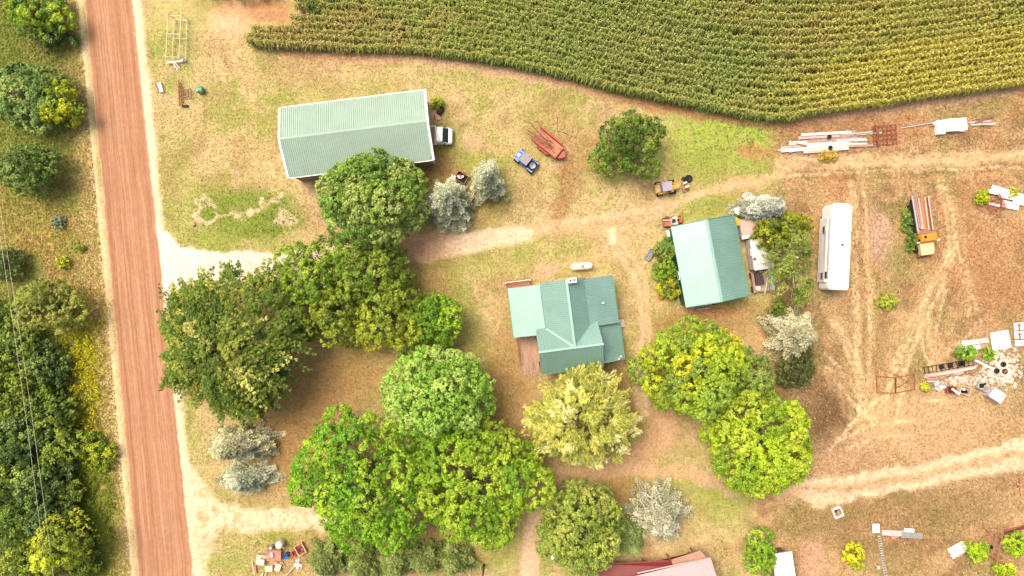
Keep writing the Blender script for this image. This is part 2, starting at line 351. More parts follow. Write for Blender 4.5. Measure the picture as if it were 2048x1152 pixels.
    # west driveway: loose pale sand
    dm = seg_mask(wx*.5+px*.5, wy*.5+py*.5, DRIVE_W, 6)*(px > road_r(py)-3)
    tri = inpoly(wx*.4+px*.6, wy*.4+py*.6, [(300, 420), (322, 458), (350, 487), (400, 500), (470, 506), (470, 560), (380, 560), (330, 620), (318, 620)])
    dm = np.maximum(dm, tri)*(px > road_r(py)-3)
    sand = cgrad(px, [(300, (255, 238, 216)), (560, (252, 230, 204)), (800, (206, 160, 124)), (870, (216, 172, 136)), (930, (240, 208, 174)), (1060, (242, 212, 176))])  # browner stretch beside the big maple is its shade put into the colour
    sand = sand*(0.9+0.2*vnoise(px*.25, py*1.2, 6, 23)[..., None])
    c = c*(1-dm[..., None])+sand*dm[..., None]
    # southern driveway mouth and its branch
    d2 = np.maximum.reduce([seg_mask(wx*.6+px*.4, wy*.6+py*.4, [(388, 1000, 20), (430, 1025, 26), (500, 1040, 24), (640, 1035, 22), (760, 1030, 20)], 10),
                            seg_mask(wx*.6+px*.4, wy*.6+py*.4, [(372, 930, 8), (392, 985, 26), (400, 1040, 36), (396, 1110, 24), (396, 1180, 18), (400, 1300, 14)], 10)])*(px > road_r(py)-3)
    c = mix(c, L(246, 214, 178), d2*(.3+.7*sstep(.36, .5, n3*.5+n4*.5)))
    d3 = seg_mask(wx*.3+px*.7, wy*.3+py*.7, [(1072, 1010, 12), (1066, 1060, 17), (1060, 1100, 17), (1058, 1180, 20), (1050, 1300, 20)], 4)
    c = mix(c, L(232, 194, 158), d3*.95)
    # bare sandy patches
    for (cx, cy, rx, ry, r, k, col) in [(460, 45, 42, 36, 0, .9, (234, 192, 150)), (500, 15, 60, 24, 0, .85, (212, 160, 118)), (545, 20, 42, 30, 0, .8, (196, 138, 96)), (1093, 541, 30, 13, -2, .85, (226, 184, 150)),
                                        (950, 285, 30, 15, 10, .6, (230, 192, 152)), (980, 300, 36, 10, 10, .5, (222, 182, 140)), (1505, 300, 36, 18, 10, .85, (196, 144, 102)), (1045, 120, 60, 10, 14, .3, (216, 170, 130)),
                                        (1500, 365, 40, 12, 0, .6, (222, 180, 134)), (345, 195, 30, 8, 0, .5, (228, 196, 158)), (335, 135, 22, 16, 0, .4, (226, 190, 150)), (1325, 592, 12, 9, 0, .5, (206, 132, 88)),
                                        (700, 240, 1, 1, 0, 0, (0, 0, 0)), (1140, 290, 22, 12, -30, .3, (214, 172, 140)), (410, 1090, 40, 30, 0, .4, (226, 190, 150)), (1425, 628, 60, 14, 0, .5, (206, 146, 100))]:
        if k: c = mix(c, L(*col), blob(wx, wy, cx, cy, rx, ry, r, .4)*k*(.6+.4*sstep(.3, .5, n4)))
    # weed bed with sand rim
    bed = blob(wx, wy, 500, 425, 108, 48, 6, .25)
    c = mix(c, L(132, 152, 56), bed*(.6+.4*n3))
    rim = seg_mask(wx, wy, [(395, 400, 4), (392, 430, 4), (410, 440, 4), (432, 430, 3), (430, 408, 3), (410, 398, 3), (395, 400, 3)], 3)
    rim = np.maximum(rim, seg_mask(wx, wy, [(440, 432, 4), (480, 436, 4), (500, 424, 4), (520, 412, 4), (545, 402, 6), (560, 396, 6)], 3))
    rim = np.maximum(rim, blob(wx, wy, 571, 436, 14, 20, 0, .3))
    c = mix(c, L(236, 208, 168), rim*.9)
    # headland strip below the corn and the soil in the corn
    ce = np.interp(px, CEX, CEY); dy = wy*.6+py*.4-ce
    hs = sstep(-4, 4, dy)*(1-sstep(10, 22, dy+(n1-.5)*8))*(px > 560)
    c = mix(c, cgrad(px, [(560, (206, 160, 116)), (900, (224, 184, 144)), (1100, (226, 182, 142)), (1350, (186, 136, 92)), (1540, (188, 144, 104)), (1700, (214, 170, 138)), (2048, (228, 186, 152))]).reshape(px.shape+(3,)) if True else 0, hs*.9)
    cs = (1-sstep(-6, 2, py-ce))*sstep(-6, 6, wx-(505+np.where(py < 62, 84, 0)+np.where(py < 34, 55, 0)))
    c = mix(c, L(124, 124, 58), cs)
    return c*(0.93+0.14*n4[..., None])*(0.94+0.12*n3[..., None])*np.array([.985, 1.0, .98]), dict(track=trk, drive=np.maximum.reduce([dm, d2, d3]), corn=cs, field=fm)

def axis(lo, hi, step, far):
    a = np.arange(lo, hi+1e-6, step); e = []; s = step; p = hi
    while p < far: s *= 1.35; p += s; e.append(p)
    e = np.array(e); return np.concatenate([(-e[::-1]+hi+lo), a, e])
def build_ground():
    X = axis(-63.0, 63.0, 0.2, 900); Y = axis(-37.0, 37.0, 0.2, 900)
    xx, yy = np.meshgrid(X, Y); px = 1024+xx*F/H; py = 576-yy*F/H
    c, mk = paint(px, py)
    zz = (vnoise(px, py, 60, 41)-.5)*.0
    V = np.stack([xx, yy, zz], -1).reshape(-1, 3); Cc = c.reshape(-1, 3)
    ny, nx = xx.shape; idx = np.arange(nx*ny).reshape(ny, nx)
    Fq = np.stack([idx[:-1, :-1], idx[:-1, 1:], idx[1:, 1:], idx[1:, :-1]], -1).reshape(-1, 4)
    def fm(m): return m[:-1, :-1].ravel()
    cls = np.zeros(len(Fq), int); cls[fm(mk['field']) > .5] = 3; cls[fm(mk['corn']) > .5] = 2; cls[fm(mk['drive']) > .5] = 1
    for k, nm in ((0, 'ground'), (1, 'dirt_driveway'), (2, 'corn_field_soil'), (3, 'hay_field')):
        f = Fq[cls == k]; used, inv = np.unique(f, return_inverse=True)
        npmesh(nm, V[used], inv.reshape(-1, 4), Cc[used], GROUNDM, kind='structure')
    # the dirt road: a sheet of its own, fine across and long along
    ys = np.concatenate([np.linspace(-9000, -200, 12), np.arange(-100, 1260, 5.0), np.linspace(1300, 11000, 12)]); us = np.linspace(0, 1, 210)
    uu, yv = np.meshgrid(us, ys)
    wob = (vnoise(yv, uu*0+3, 90, 51)-.5)*2.5
    pl = road_l(yv)+wob+(vnoise(yv, uu*0, 11, 52)-.5)*3; pr = road_r(yv)+wob+(vnoise(yv, uu*0+9, 11, 53)-.5)*4
    pxx = pl+(pr-pl)*uu
    u2 = uu*100+(vnoise(yv, uu*0+1, 260, 54)-.5)*5
    s1 = vnoise(u2, yv*0.006, 6, 55, 3); s2 = vnoise(u2, yv*0.02, 1.7, 56, 2); s3 = vnoise(pxx, yv, 5, 57, 2)
    c = np.broadcast_to(L(214, 158, 120), uu.shape+(3,)).copy()
    def mix(c, col, m): return c*(1-m[..., None])+col*m[..., None]
    c = mix(c, L(226, 174, 136), sstep(.45, .65, s1)*.7)
    c = mix(c, L(196, 138, 100), sstep(.5, .62, s2)*.6)
    for u, wd, k in ((10, 2.6, .75), (14, 1.2, .4), (32, 1.3, .55), (39, 1.2, .6), (57, 1.0, .45), (66, 1.6, .6), (71, .8, .35), (88, 2.6, .5)):
        uc = u+(vnoise(yv, uu*0+u, 170, 58)-.5)*6
        c = mix(c, L(176, 118, 84), np.exp(-((uu*100-uc)/wd)**2)*k*(.55+.6*vnoise(yv, uu*0+u*3., 60, 60)))
    e = np.minimum(uu, 1-uu)*100
    c = mix(c, L(206, 146, 102), (1-sstep(3, 14, e))*.6*sstep(.3, .6, s3))
    c = mix(c, L(240, 208, 170), (1-sstep(0, 3.5, e+(s3-.5)*4))*.8)
    for u, wd, k in ((6, .5, .5), (12, .45, .6), (21, .35, .4), (27, .4, .35), (35, .45, .6), (44, .35, .35), (50, .4, .4), (61, .4, .55), (68, .4, .5), (76, .35, .35), (81, .4, .4), (92, .5, .5), (96, .6, .5)):
        uc = u+(vnoise(yv, uu*0+u*2., 210, 61)-.5)*5+(vnoise(yv, uu*0+u, 30, 62)-.5)*.5
        c = mix(c, L(160, 104, 76), np.exp(-((uu*100-uc)/wd)**2)*k*sstep(.25, .7, vnoise(yv, uu*0+u*7., 45, 63)))
    c = desat(c*(.92+.16*s3[..., None]), .04)*.83
    xw = (pxx-1024)*H/F; yw = (576-yv)*H/F
    V = np.stack([xw, yw, np.full_like(xw, .006)], -1).reshape(-1, 3); ny, nx = uu.shape; idx = np.arange(nx*ny).reshape(ny, nx)
    Fq = np.stack([idx[1:, :-1], idx[1:, 1:], idx[:-1, 1:], idx[:-1, :-1]], -1).reshape(-1, 4)
    npmesh('dirt_road', V, Fq, c.reshape(-1, 3), ROADM, kind='structure')
build_ground()

# footprints to keep clear of blades (pixels): (cx, cy, rx, ry, rot)
CLEAR = [(716, 275, 150, 80, -7), (1140, 650, 118, 92, -7), (1420, 522, 82, 92, 0), (1670, 495, 32, 86, 0), (1840, 455, 22, 58, 0), (1163, 533, 22, 10, 0)]
def grass_blades():
    rng = np.random.RandomState(7)
    def scatter(n, x0, x1, y0, y1, keep):
        px = rng.uniform(x0, x1, n); py = rng.uniform(y0, y1, n); k = keep(px, py) > rng.rand(n)
        for (cx, cy, rx, ry, r) in CLEAR: k &= ((px-cx)/rx)**4+((py-cy)/ry)**4 > 1
        return px[k], py[k]
    def make(name, label, cat, px, py, Lr, Wr, tilt, jit, tint=None, dirn=None):
        n = len(px); c, mk = paint(px, py)
        k = (mk['drive'] < .35) & (mk['corn'] < .5) & (mk['track'] < .25+.6*rng.rand(n)); px, py, c = px[k], py[k], c[k]; n = len(px)
        x, y = (px-1024)*H/F, (576-py)*H/F
        Ln = rng.uniform(*Lr, n); Wd = rng.uniform(*Wr, n); az = rng.uniform(0, 6.283, n)
        if dirn is not None:
            base = dirn(px, py); m = ~np.isnan(base); az = np.where(m, np.nan_to_num(base)+rng.normal(0, .3, n)+np.pi*(rng.rand(n) > .5), az)
        ti = rng.uniform(*tilt, n)
        T = np.stack([np.cos(az)*np.cos(ti), np.sin(az)*np.cos(ti), np.sin(ti)], -1)
        N = unit(np.cross(T, np.stack([-np.sin(az), np.cos(az), rng.normal(0, .25, n)], -1))); N *= np.sign(N[:, 2:3]+1e-9)
        P = np.stack([x, y, Ln/2*np.sin(ti)+.015+rng.rand(n)*.03], -1)
        f = np.exp(rng.normal(0, jit, (n, 1))); c = c*f*np.exp(rng.normal(0, .05, (n, 3)))
        if tint is not None:
            t, pr = tint; m = rng.rand(n) < pr; c[m] = t*np.exp(rng.normal(0, .2, (m.sum(), 1)))
        o = cards(name, kites(P, N, T, Ln, Wd), c, BLADE, kind='stuff'); tag(o, label, cat)
    rmask = lambda x, y: (x > road_r(y)+16).astype(float)
    px, py = scatter(150000, 1500, 2110, 150, 1190, lambda x, y: sstep(1520, 1600, x)*(y > np.interp(x, CEX, CEY)+4)*.95)
    trails = lambda x, y: np.where((np.abs(x-1720-.05*(y-500)) < 34) & (y > 380) & (y < 880), math.pi/2, np.where((x > 1770) & (x < 1930) & (y > 480) & (y < 860), math.radians(62), np.nan))
    make('dry_hay_grass', 'long dry brown grass lying over the rough field beside the camper', 'grass', px, py, (.2, .5), (.02, .06), (.1, .9), .27, (L(238, 212, 162), .12), trails)
    px, py = scatter(190000, 270, 1620, 60, 1190, rmask)
    make('lawn_grass', 'short sunburnt lawn grass between the farm buildings', 'grass', px, py, (.10, .26), (.03, .07), (.1, .8), .25, (L(190, 186, 96), .06))
    px, py = scatter(90000, -60, 300, -40, 1190, lambda x, y: (x < road_l(y)-14)*1.0)
    make('verge_weeds', 'mixed green and straw coloured weeds on the verge west of the dirt road', 'weeds', px, py, (.18, .42), (.06, .14), (.0, .8), .30, (L(168, 178, 66), .2))
    # goldenrod on the verge
    px, py = scatter(26000, 60, 235, 560, 1150, lambda x, y: np.clip(blob(x+(vnoise(x, y, 20, 71)-.5)*50, y, 162, 765, 40, 120, 0, .5)+.8*blob(x, y, 192, 1010, 42, 150, -4, .5)+.3*blob(x, y, 200, 660, 25, 80, 0, .5), 0, 1)*(vnoise(x, y, 9, 72) > .45))
    n = len(px); P = np.stack([(px-1024)*H/F, (576-py)*H/F, rng.uniform(.2, .8, n)], -1); az = rng.uniform(0, 6.28, n)
    T = np.stack([np.cos(az), np.sin(az), rng.uniform(-.4, .4, n)], -1); N = unit(np.stack([rng.normal(0, .35, n), rng.normal(0, .35, n), np.ones(n)], -1))
    m = rng.rand(n) < sstep(950, 850, py)*.75; c = np.where(m[:, None], L(214, 200, 30), L(128, 150, 40))*np.exp(rng.normal(0, .22, (n, 1)))
    o = cards('goldenrod', kites(P, N, T, rng.uniform(.14, .3, n), rng.uniform(.1, .2, n)), c, BLADE, kind='stuff'); tag(o, 'bright yellow and green goldenrod patch on the verge beside the dirt road', 'weeds')
    # leafy weeds: bed on the lawn, headland by the corn, beside the workshop, round junk
    px, py = scatter(60000, 370, 2048, 200, 1190, lambda x, y: np.clip(blob(x+(vnoise(x, y, 24, 73)-.5)*40, y+(vnoise(x, y, 24, 74)-.5)*30, 500, 428, 106, 46, 6, .3)*(vnoise(x, y, 20, 75) > .4)
                     +.8*blob(x, y, 1500, 262, 55, 22, 4, .5)+.5*blob(x, y, 1430, 280, 90, 40, 4, .5)*(vnoise(x, y, 12, 76) > .5)+.8*blob(x, y, 1560, 560, 22, 50, 0, .5)+.7*blob(x, y, 1700, 520, 9, 60, 0, .5)
                     +.8*blob(x, y, 1815, 455, 9, 60, -8, .4)+.6*blob(x, y, 2030, 740, 12, 50, 0, .5)+.6*blob(x, y, 1440, 1110, 18, 44, 0, .5)+.4*blob(x, y, 1790, 560, 60, 12, 0, .5)+.3*blob(x, y, 1870, 1070, 40, 60, 20, .6)
                     +.6*blob(x, y, 1800, 400, 8, 14, 0, .5)+.5*blob(x, y, 540, 1085, 40, 14, 0, .6)+.7*blob(x, y, 870, 208, 16, 14, 0, .5), 0, 1))
    n = len(px); P = np.stack([(px-1024)*H/F, (576-py)*H/F, rng.uniform(.05, .45, n)], -1); az = rng.uniform(0, 6.28, n)
    T = np.stack([np.cos(az), np.sin(az), rng.uniform(-.4, .4, n)], -1); N = unit(np.stack([rng.normal(0, .4, n), rng.normal(0, .4, n), np.ones(n)], -1))
    c = L(134, 160, 58)*np.exp(rng.normal(0, .28, (n, 1)))*np.exp(rng.normal(0, .08, (n, 3)))
    o = cards('leafy_weeds', kites(P, N, T, rng.uniform(.12, .3, n), rng.uniform(.08, .18, n)), c, BLADE, kind='stuff'); tag(o, 'fresh green broadleaf weeds in patches over the yard and round the scrap', 'weeds')
grass_blades()

# ------------------------------------------------------------------ corn
def corn():
    rng = np.random.RandomState(11)
    xs = np.arange(300, 2400, 4.0); e0 = np.interp(xs, CEX, CEY)
    P = []; row = 12.9
    for k in range(0, 28):
        sg = (18+k*16)/4.0; kr = np.exp(-.5*(np.arange(-160, 161)/sg)**2); kr /= kr.sum()
        es = np.convolve(np.pad(e0, 160, mode='edge'), kr, 'valid')
        es0 = es-np.minimum(0, 0)
        yk = es-8-k*row-(es-e0).clip(0, None)*0*1.0
        xp = np.arange(480, 2160, 3.6)+rng.normal(0, 1.2, len(np.arange(480, 2160, 3.6)))
        yp = np.interp(xp, xs, yk)+rng.normal(0, 1.7, len(xp))+(vnoise(xp, yk[0]+xp*0, 60, 90+k)-.5)*5
        ok = (yp < np.interp(xp, CEX, CEY)-5) & (yp > -60)
        left = 505+np.clip((98-yp), 0, None)*0.0+np.where(yp < 62, 84, 0)+np.where(yp < 34, 55, 0)
        left = left+(vnoise(yp, yp*0, 14, 81)-.5)*20
        ok &= (xp > left) & (vnoise(xp, yp, 16, 91) > .17+.1*rng.rand(len(xp)))
        P.append(np.stack([xp[ok], yp[ok]], 1))
    ex = np.stack([rng.uniform(595, 662, 90), rng.uniform(-20, 24, 90)], 1); ex2 = np.stack([rng.uniform(390, 560, 40), rng.uniform(-22, 4, 40)], 1)
    # last strip beneath the smoothed rows where they part from the edge
    xp = np.arange(505, 2160, 4.2); ye = np.interp(xp, CEX, CEY)-6+rng.normal(0, 1.2, len(xp)); P.append(np.stack([xp, ye], 1))
    P = np.concatenate(P+[ex, ex2]); n0 = len(P)
    x, y = (P[:, 0]-1024)*H/F, (576-P[:, 1])*H/F
    hgt = 2.2*(.85+.3*rng.rand(n0))*np.where(P[:, 0] < 900, .86, 1)
    big = vnoise(P[:, 0], P[:, 1], 120, 82); mid = vnoise(P[:, 0], P[:, 1], 40, 83)
    base = np.broadcast_to(L(144, 158, 60)*1.6, (n0, 3)).copy()
    dry = np.clip(sstep(.45, .62, big)*.4+blob(P[:, 0], P[:, 1], 700, 55, 230, 45, 0, .5)*.65*sstep(.35, .6, mid)+blob(P[:, 0], P[:, 1], 1780, 60, 260, 80, 0, .5)*.5*sstep(.35, .6, mid), 0, .85)[:, None]
    base = base*(1-dry)+L(176, 156, 80)*1.5*dry
    yl = np.clip(blob(P[:, 0], P[:, 1], 1900, 145, 360, 56, -8, .5)*1.1+blob(P[:, 0], P[:, 1], 1850, 60, 260, 80, 0, .5)*.35, 0, .9)[:, None]
    base = base*(1-yl)+L(206, 194, 60)*1.45*yl
    gr = (blob(P[:, 0], P[:, 1], 1300, 110, 260, 110, 15, .5)*.5)[:, None]; base = base*(1-gr)+L(130, 154, 68)*1.6*gr
    Q = []; Cc = []
    nl = 10
    for j in range(nl):
        az = rng.uniform(0, 6.283) + j*2.4 + rng.normal(0, .6, n0); hz = hgt*(.35+.58*j/(nl-1)); ln = (.62-.025*j)*(.7+.6*rng.rand(n0))
        d1 = np.stack([np.cos(az), np.sin(az), np.zeros(n0)], -1); up = np.array([0, 0, 1.])
        S = np.stack([-np.sin(az), np.cos(az), np.zeros(n0)], -1)*(.05+.03*rng.rand(n0))[:, None]
        p0 = np.stack([x, y, hz], -1); p1 = p0+d1*(ln*.45)[:, None]+up*(ln*.30)[:, None]; p2 = p0+d1*(ln*.95)[:, None]-up*(ln*(.05+.3*rng.rand(n0)))[:, None]
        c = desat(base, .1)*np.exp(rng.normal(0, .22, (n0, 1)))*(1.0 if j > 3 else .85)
        Q.append(np.stack([p0-S*.7, p0+S*.7, p1+S, p1-S], 1)); Cc.append(c)
        Q.append(np.stack([p1-S, p1+S, p2+S*.25, p2-S*.25], 1)); Cc.append(c)
    tc = L(206, 186, 110)
    for j in range(4):
        az = rng.uniform(0, 6.283, n0); d1 = np.stack([np.cos(az), np.sin(az), np.zeros(n0)], -1); up = np.array([0, 0, 1.])
        S = np.stack([-np.sin(az), np.cos(az), np.zeros(n0)], -1)*.022
        p0 = np.stack([x, y, hgt+.02], -1); p2 = p0+d1*.17+up*.13
        Q.append(np.stack([p0-S, p0+S, p2+S*.5, p2-S*.5], 1)); Cc.append(tc*np.exp(rng.normal(0, .25, (n0, 1)))*np.ones((n0, 3)))
    for a in (0, math.pi/2):
        S = np.array([math.cos(a), math.sin(a), 0])*.018; p0 = np.stack([x, y, hgt*0], -1); p1 = np.stack([x, y, hgt], -1)
        Q.append(np.stack([p0-S, p0+S, p1+S, p1-S], 1)); Cc.append(np.broadcast_to(L(120, 130, 60), (n0, 3)))
    o = cards('corn_crop', np.concatenate(Q), np.concatenate(Cc), FOL, kind='stuff'); tag(o, 'ripening green and yellow corn standing in curved rows along the north side', 'corn')
corn()
# ------------------------------------------------------------------ trees and shrubs
BARK = mat('bark', (120, 100, 80), 0.9, var=.3, scale=8, bump=.5)
PALEBARK = mat('pale_bark', (214, 200, 172), 0.85, var=.25, scale=8, bump=.4)
def rdir(rng, n, zmin=-.3):
    z = rng.uniform(zmin, 1, n); a = rng.uniform(0, 6.283, n); r = np.sqrt(1-z*z)
    return np.stack([r*np.cos(a), r*np.sin(a), z], -1)
def leaf_puffs(rng, PC, PN, PR, PCOL, cov, ls, asp, out=1.0, jit=.5, cj=.16, PT=None):
    """leaf cards on the outer side of little puffs"""
    area = 2*math.pi*PR**2; la = ls*ls*asp*.55; n = np.maximum(3, (cov*area/la)).astype(int)
    i = np.repeat(np.arange(len(PC)), n); m = len(i)
    D = unit(rng.normal(0, 1, (m, 3))+PN[i]*out); R = PR[i]*rng.uniform(.55, 1.1, m)
    P = PC[i]+D*R[:, None]
    N = unit(D+rng.normal(0, jit, (m, 3))+np.array([0, 0, .35])); T = unit(D*.6+rng.normal(0, .6, (m, 3))+(PT[i]*1.6 if PT is not None else 0))
    l = ls*rng.uniform(.7, 1.3, m)
    c = PCOL[i]*np.exp(rng.normal(0, cj, (m, 1)))*np.exp(rng.normal(0, .04, (m, 3)))
    return kites(P, N, T, l, l*asp), c
def radial(rng, n=5, amp=.1):
    ph = rng.uniform(0, 6.28, n); am = rng.normal(0, amp, n)/np.sqrt(np.arange(1, n+1))
    return lambda a: 1+sum(am[k]*np.cos((k+1)*a+ph[k]) for k in range(n))
FOLK = 1.42; SPK = np.array([1.03, 1.0, 1.0])
def pick(cols, rng, n, w=None):
    a = np.array([L(*c) for c in cols])*FOLK*np.array([.95, .98, .96]); return a[rng.choice(len(a), n, p=w)]
def make_tree(name, label, cat, cx, cy, R, zt, cols, style='puff', ry=None, z0=1.2, seed=1, lobes=22, lobe=.3, pr=.42, ls=.23, asp=.6, cov=.8,
              gap=0.0, rag=.1, w=None, lobejit=.1, group=None, trunk=True, bark=None, rot=0, limbs_out=0, fill=.5, cj=.16, flat=.55, zj=.075):
    """cx, cy, R, ry in photo pixels, read at the middle of the crown"""
    if style != 'spruce': pr *= .82
    rng = np.random.RandomState(seed); zm = z0+(zt-z0)*.6; s = (H-zm)/F
    x0, y0 = G(cx, cy, zm); Rx = R*s; Ry = (ry or R)*s; ra = radial(rng, 6, rag); ro = math.radians(rot)
    if name.endswith('tree'): rt = bpy.data.objects.new(name, None)
    else: rt = bpy.data.objects.new(name, None)
    COL.objects.link(rt); rt.location = (x0, y0, 0); tag(rt, label, cat, group)
    def place(u, v):
        X, Y = u*Rx, v*Ry; return X*math.cos(ro)-Y*math.sin(ro), X*math.sin(ro)+Y*math.cos(ro)
    Rm = (Rx+Ry)/2; lr = lobe*Rm
    def dome(rho): return z0+(zt-z0-lr*.7)*(1-(1-np.sqrt(np.clip(1-rho**2, 0, 1)))*flat/.55*.9)
    Q = []; CC = []
    if style == 'puff':
        # lobes spread over the disc by best candidate, then covered in puffs
        L3 = []; k1 = max(0.05, 1-lobe*.92)
        for i in range(lobes):
            best = None
            for t in range(14):
                a = rng.uniform(0, 6.283); rho = math.sqrt(rng.uniform(0, 1))
                u, v = rho*math.cos(a)*k1*ra(a), rho*math.sin(a)*k1*ra(a)
                dd = min([math.hypot(u-q[0], v-q[1]) for q in L3] or [9])
                if best is None or dd > best[0]: best = (dd, u, v, rho)
            L3.append((best[1], best[2], best[3], lr*rng.uniform(.78, 1.2)))
        LC = []; 
        for (u, v, rho, r) in L3:
            X, Y = place(u, v); LC.append((X, Y, dome(rho*.98)-r*.35+rng.normal(0, (zt-z0)*.075), r))
        LC = np.array(LC); tint = pick(cols, rng, len(LC), w)*np.exp(rng.normal(0, lobejit, (len(LC), 1)))
        PC = []; PN = []; PR = []; PCL = []
        for k, (X, Y, Z, r) in enumerate(LC):
            n = int(max(6, 1.25*(r/pr)**2*4*.75)); D = rdir(rng, n, -.45)
            P = np.array([X, Y, Z])+D*r*rng.uniform(.86, 1.05, (n, 1))*np.array([1, 1, .9])
            dd = np.linalg.norm(P[:, None]-LC[None, :, :3], axis=2)/LC[None, :, 3]; dd[:, k] = 9
            keep = dd.min(1) > .80; keep &= rng.rand(n) > gap
            keep &= P[:, 2] > .2
            m = keep.sum(); PC.append(P[keep]); PN.append(D[keep]); PR.append(pr*rng.uniform(.7, 1.25, m))
            PCL.append(tint[k]*np.exp(rng.normal(0, .10, (m, 1)))*np.ones((m, 3)))
        PC = np.concatenate(PC); PN = np.concatenate(PN); PR = np.concatenate(PR); PCL = np.concatenate(PCL)
        q, c = leaf_puffs(rng, PC, PN, PR, PCL, cov, ls, asp, 1.1, .45, cj); Q.append(q); CC.append(c)
        # inner foliage
        n = int(fill*60*Rm*Rm); a = rng.uniform(0, 6.283, n); rho = np.sqrt(rng.uniform(0, 1, n))*.88; X, Y = place(rho*np.cos(a)*ra(a), rho*np.sin(a)*ra(a))
        zz = z0+(dome(rho)-lr-z0)*rng.uniform(.35, .95, n); P = np.stack([X, Y, np.maximum(zz, .4)], -1)
        N = unit(rng.normal(0, .5, (n, 3))+[0, 0, 1]); T = rng.normal(0, 1, (n, 3))
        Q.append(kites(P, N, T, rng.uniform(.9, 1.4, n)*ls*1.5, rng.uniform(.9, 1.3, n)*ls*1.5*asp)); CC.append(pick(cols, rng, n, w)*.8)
        ends = LC[:, :3]
    elif style == 'spray':
        # chains of shrinking puffs that reach outward and droop
        n = lobes; a = rng.uniform(0, 6.283, n); rho = np.sqrt(rng.uniform(.0, 1, n)); steps = 7
        ln = Rm*lobe*rng.uniform(.7, 1.3, n); X, Y = place(rho*np.cos(a)*ra(a)*(1-lobe*.8), rho*np.sin(a)*ra(a)*(1-lobe*.8))
        Z = dome(rho*.95)+rng.normal(0, (zt-z0)*.05, n); od = np.stack([np.cos(a+rng.normal(0, .45, n)), np.sin(a+rng.normal(0, .45, n)), .25-rho*.55+rng.normal(0, .1, n)], -1)
        tint = pick(cols, rng, n, w)*np.exp(rng.normal(0, lobejit, (n, 1))); PC = []; PN = []; PR = []; PCL = []; PT = []
        side = np.stack([-od[:, 1], od[:, 0], 0*od[:, 0]], -1)
        for k in range(steps):
            t = k/(steps-1.); c0 = np.stack([X, Y, Z], -1)+od*(ln*t)[:, None]-np.array([0, 0, 1])*(ln*.35*t*t)[:, None]
            wd = pr*(1.25-t)*1.1
            for sgn in (-1, 0, 1):
                PC.append(c0+side*(sgn*wd*rng.uniform(.7, 1.3, n))[:, None]+rng.normal(0, .08, (n, 3))); PR.append(pr*(1.05-.6*t)*rng.uniform(.7, 1.2, n)); PN.append(unit(od*.5+[0, 0, 1])); PCL.append(tint*(1+.12*t)); PT.append(od)
        PC = np.concatenate(PC); PR = np.concatenate(PR); PN = np.concatenate(PN); PCL = np.concatenate(PCL); PT = np.concatenate(PT); k = (PC[:, 2] > .2) & (rng.rand(len(PC)) > gap)
        q, c = leaf_puffs(rng, PC[k], PN[k], PR[k], PCL[k], cov, ls, asp, .8, .5, cj, PT[k]); Q.append(q); CC.append(c)
        n2 = int(fill*55*Rm*Rm); a2 = rng.uniform(0, 6.283, n2); rh = np.sqrt(rng.uniform(0, 1, n2))*.78; X2, Y2 = place(rh*np.cos(a2)*ra(a2), rh*np.sin(a2)*ra(a2))
        P = np.stack([X2, Y2, z0+(dome(rh)-z0)*rng.uniform(.35, .88, n2)], -1); N = unit(rng.normal(0, .5, (n2, 3))+[0, 0, 1])
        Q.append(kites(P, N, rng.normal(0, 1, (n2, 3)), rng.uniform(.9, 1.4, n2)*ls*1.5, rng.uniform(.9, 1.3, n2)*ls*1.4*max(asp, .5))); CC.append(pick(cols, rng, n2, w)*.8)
        ends = np.stack([X, Y, Z], -1)
    elif style == 'spruce':
        ends = np.zeros((0, 3)); PC = []; PN = []; PR = []; PCL = []; z = z0
        brs = []
        while z < zt-.25:
            t = (z-z0)/(zt-z0); Lb = (1-t)**.8
            nb = max(4, int((9 if lobes == 22 else lobes)*(1-t*.45))); a0 = rng.uniform(0, 6.28)
            for i in range(nb):
                a = a0+i*6.283/nb+rng.normal(0, .14); r = Lb*ra(a)*rng.uniform(.8, 1.1); ex, ey = place(r*math.cos(a), r*math.sin(a)); l = math.hypot(ex, ey)
                dz = -.10*l+rng.normal(0, .12); tt = pick(cols, rng, 1, w)[0]*SPK*math.exp(rng.normal(0, lobejit*1.6)); m = max(2, int(l/.28)); brs.append((z, ex, ey, dz))
                hw = min(.75, .16*l+.25)*(1 if limbs_out else 1.15)
                for k in range(m):
                    f = (k+.7)/m; bx, by = ex*f, ey*f; bz = z+dz*f+.12*math.sin(f*3.1); sx, sy = -ey/l, ex/l; wd = hw*(1.15-f)
                    for sg in (-1, 0, 1):
                        if sg and wd < .15: continue
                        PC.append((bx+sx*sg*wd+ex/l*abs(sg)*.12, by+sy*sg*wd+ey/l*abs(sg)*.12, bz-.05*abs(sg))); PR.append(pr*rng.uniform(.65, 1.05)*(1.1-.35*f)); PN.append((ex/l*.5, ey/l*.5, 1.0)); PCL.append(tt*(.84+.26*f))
            z += (.42 if not limbs_out else .5)
        for i in range(5): PC.append((rng.normal(0, .08), rng.normal(0, .08), zt-.1*i)); PR.append(pr*.6); PN.append((0, 0, 1.)); PCL.append(pick(cols, rng, 1, w)[0]*SPK)
        PC = np.array(PC); PR = np.array(PR); PN = unit(np.array(PN)); PCL = np.array(PCL)
        q, c = leaf_puffs(rng, PC, PN, PR, PCL, cov, ls, asp, 1.0, .55, cj); Q.append(q); CC.append(c)
    Q = np.concatenate(Q); CC = np.concatenate(CC); Q[:, :, 2] = np.maximum(Q[:, :, 2], .03)
    cards('crown', Q, CC, FOL, rt)
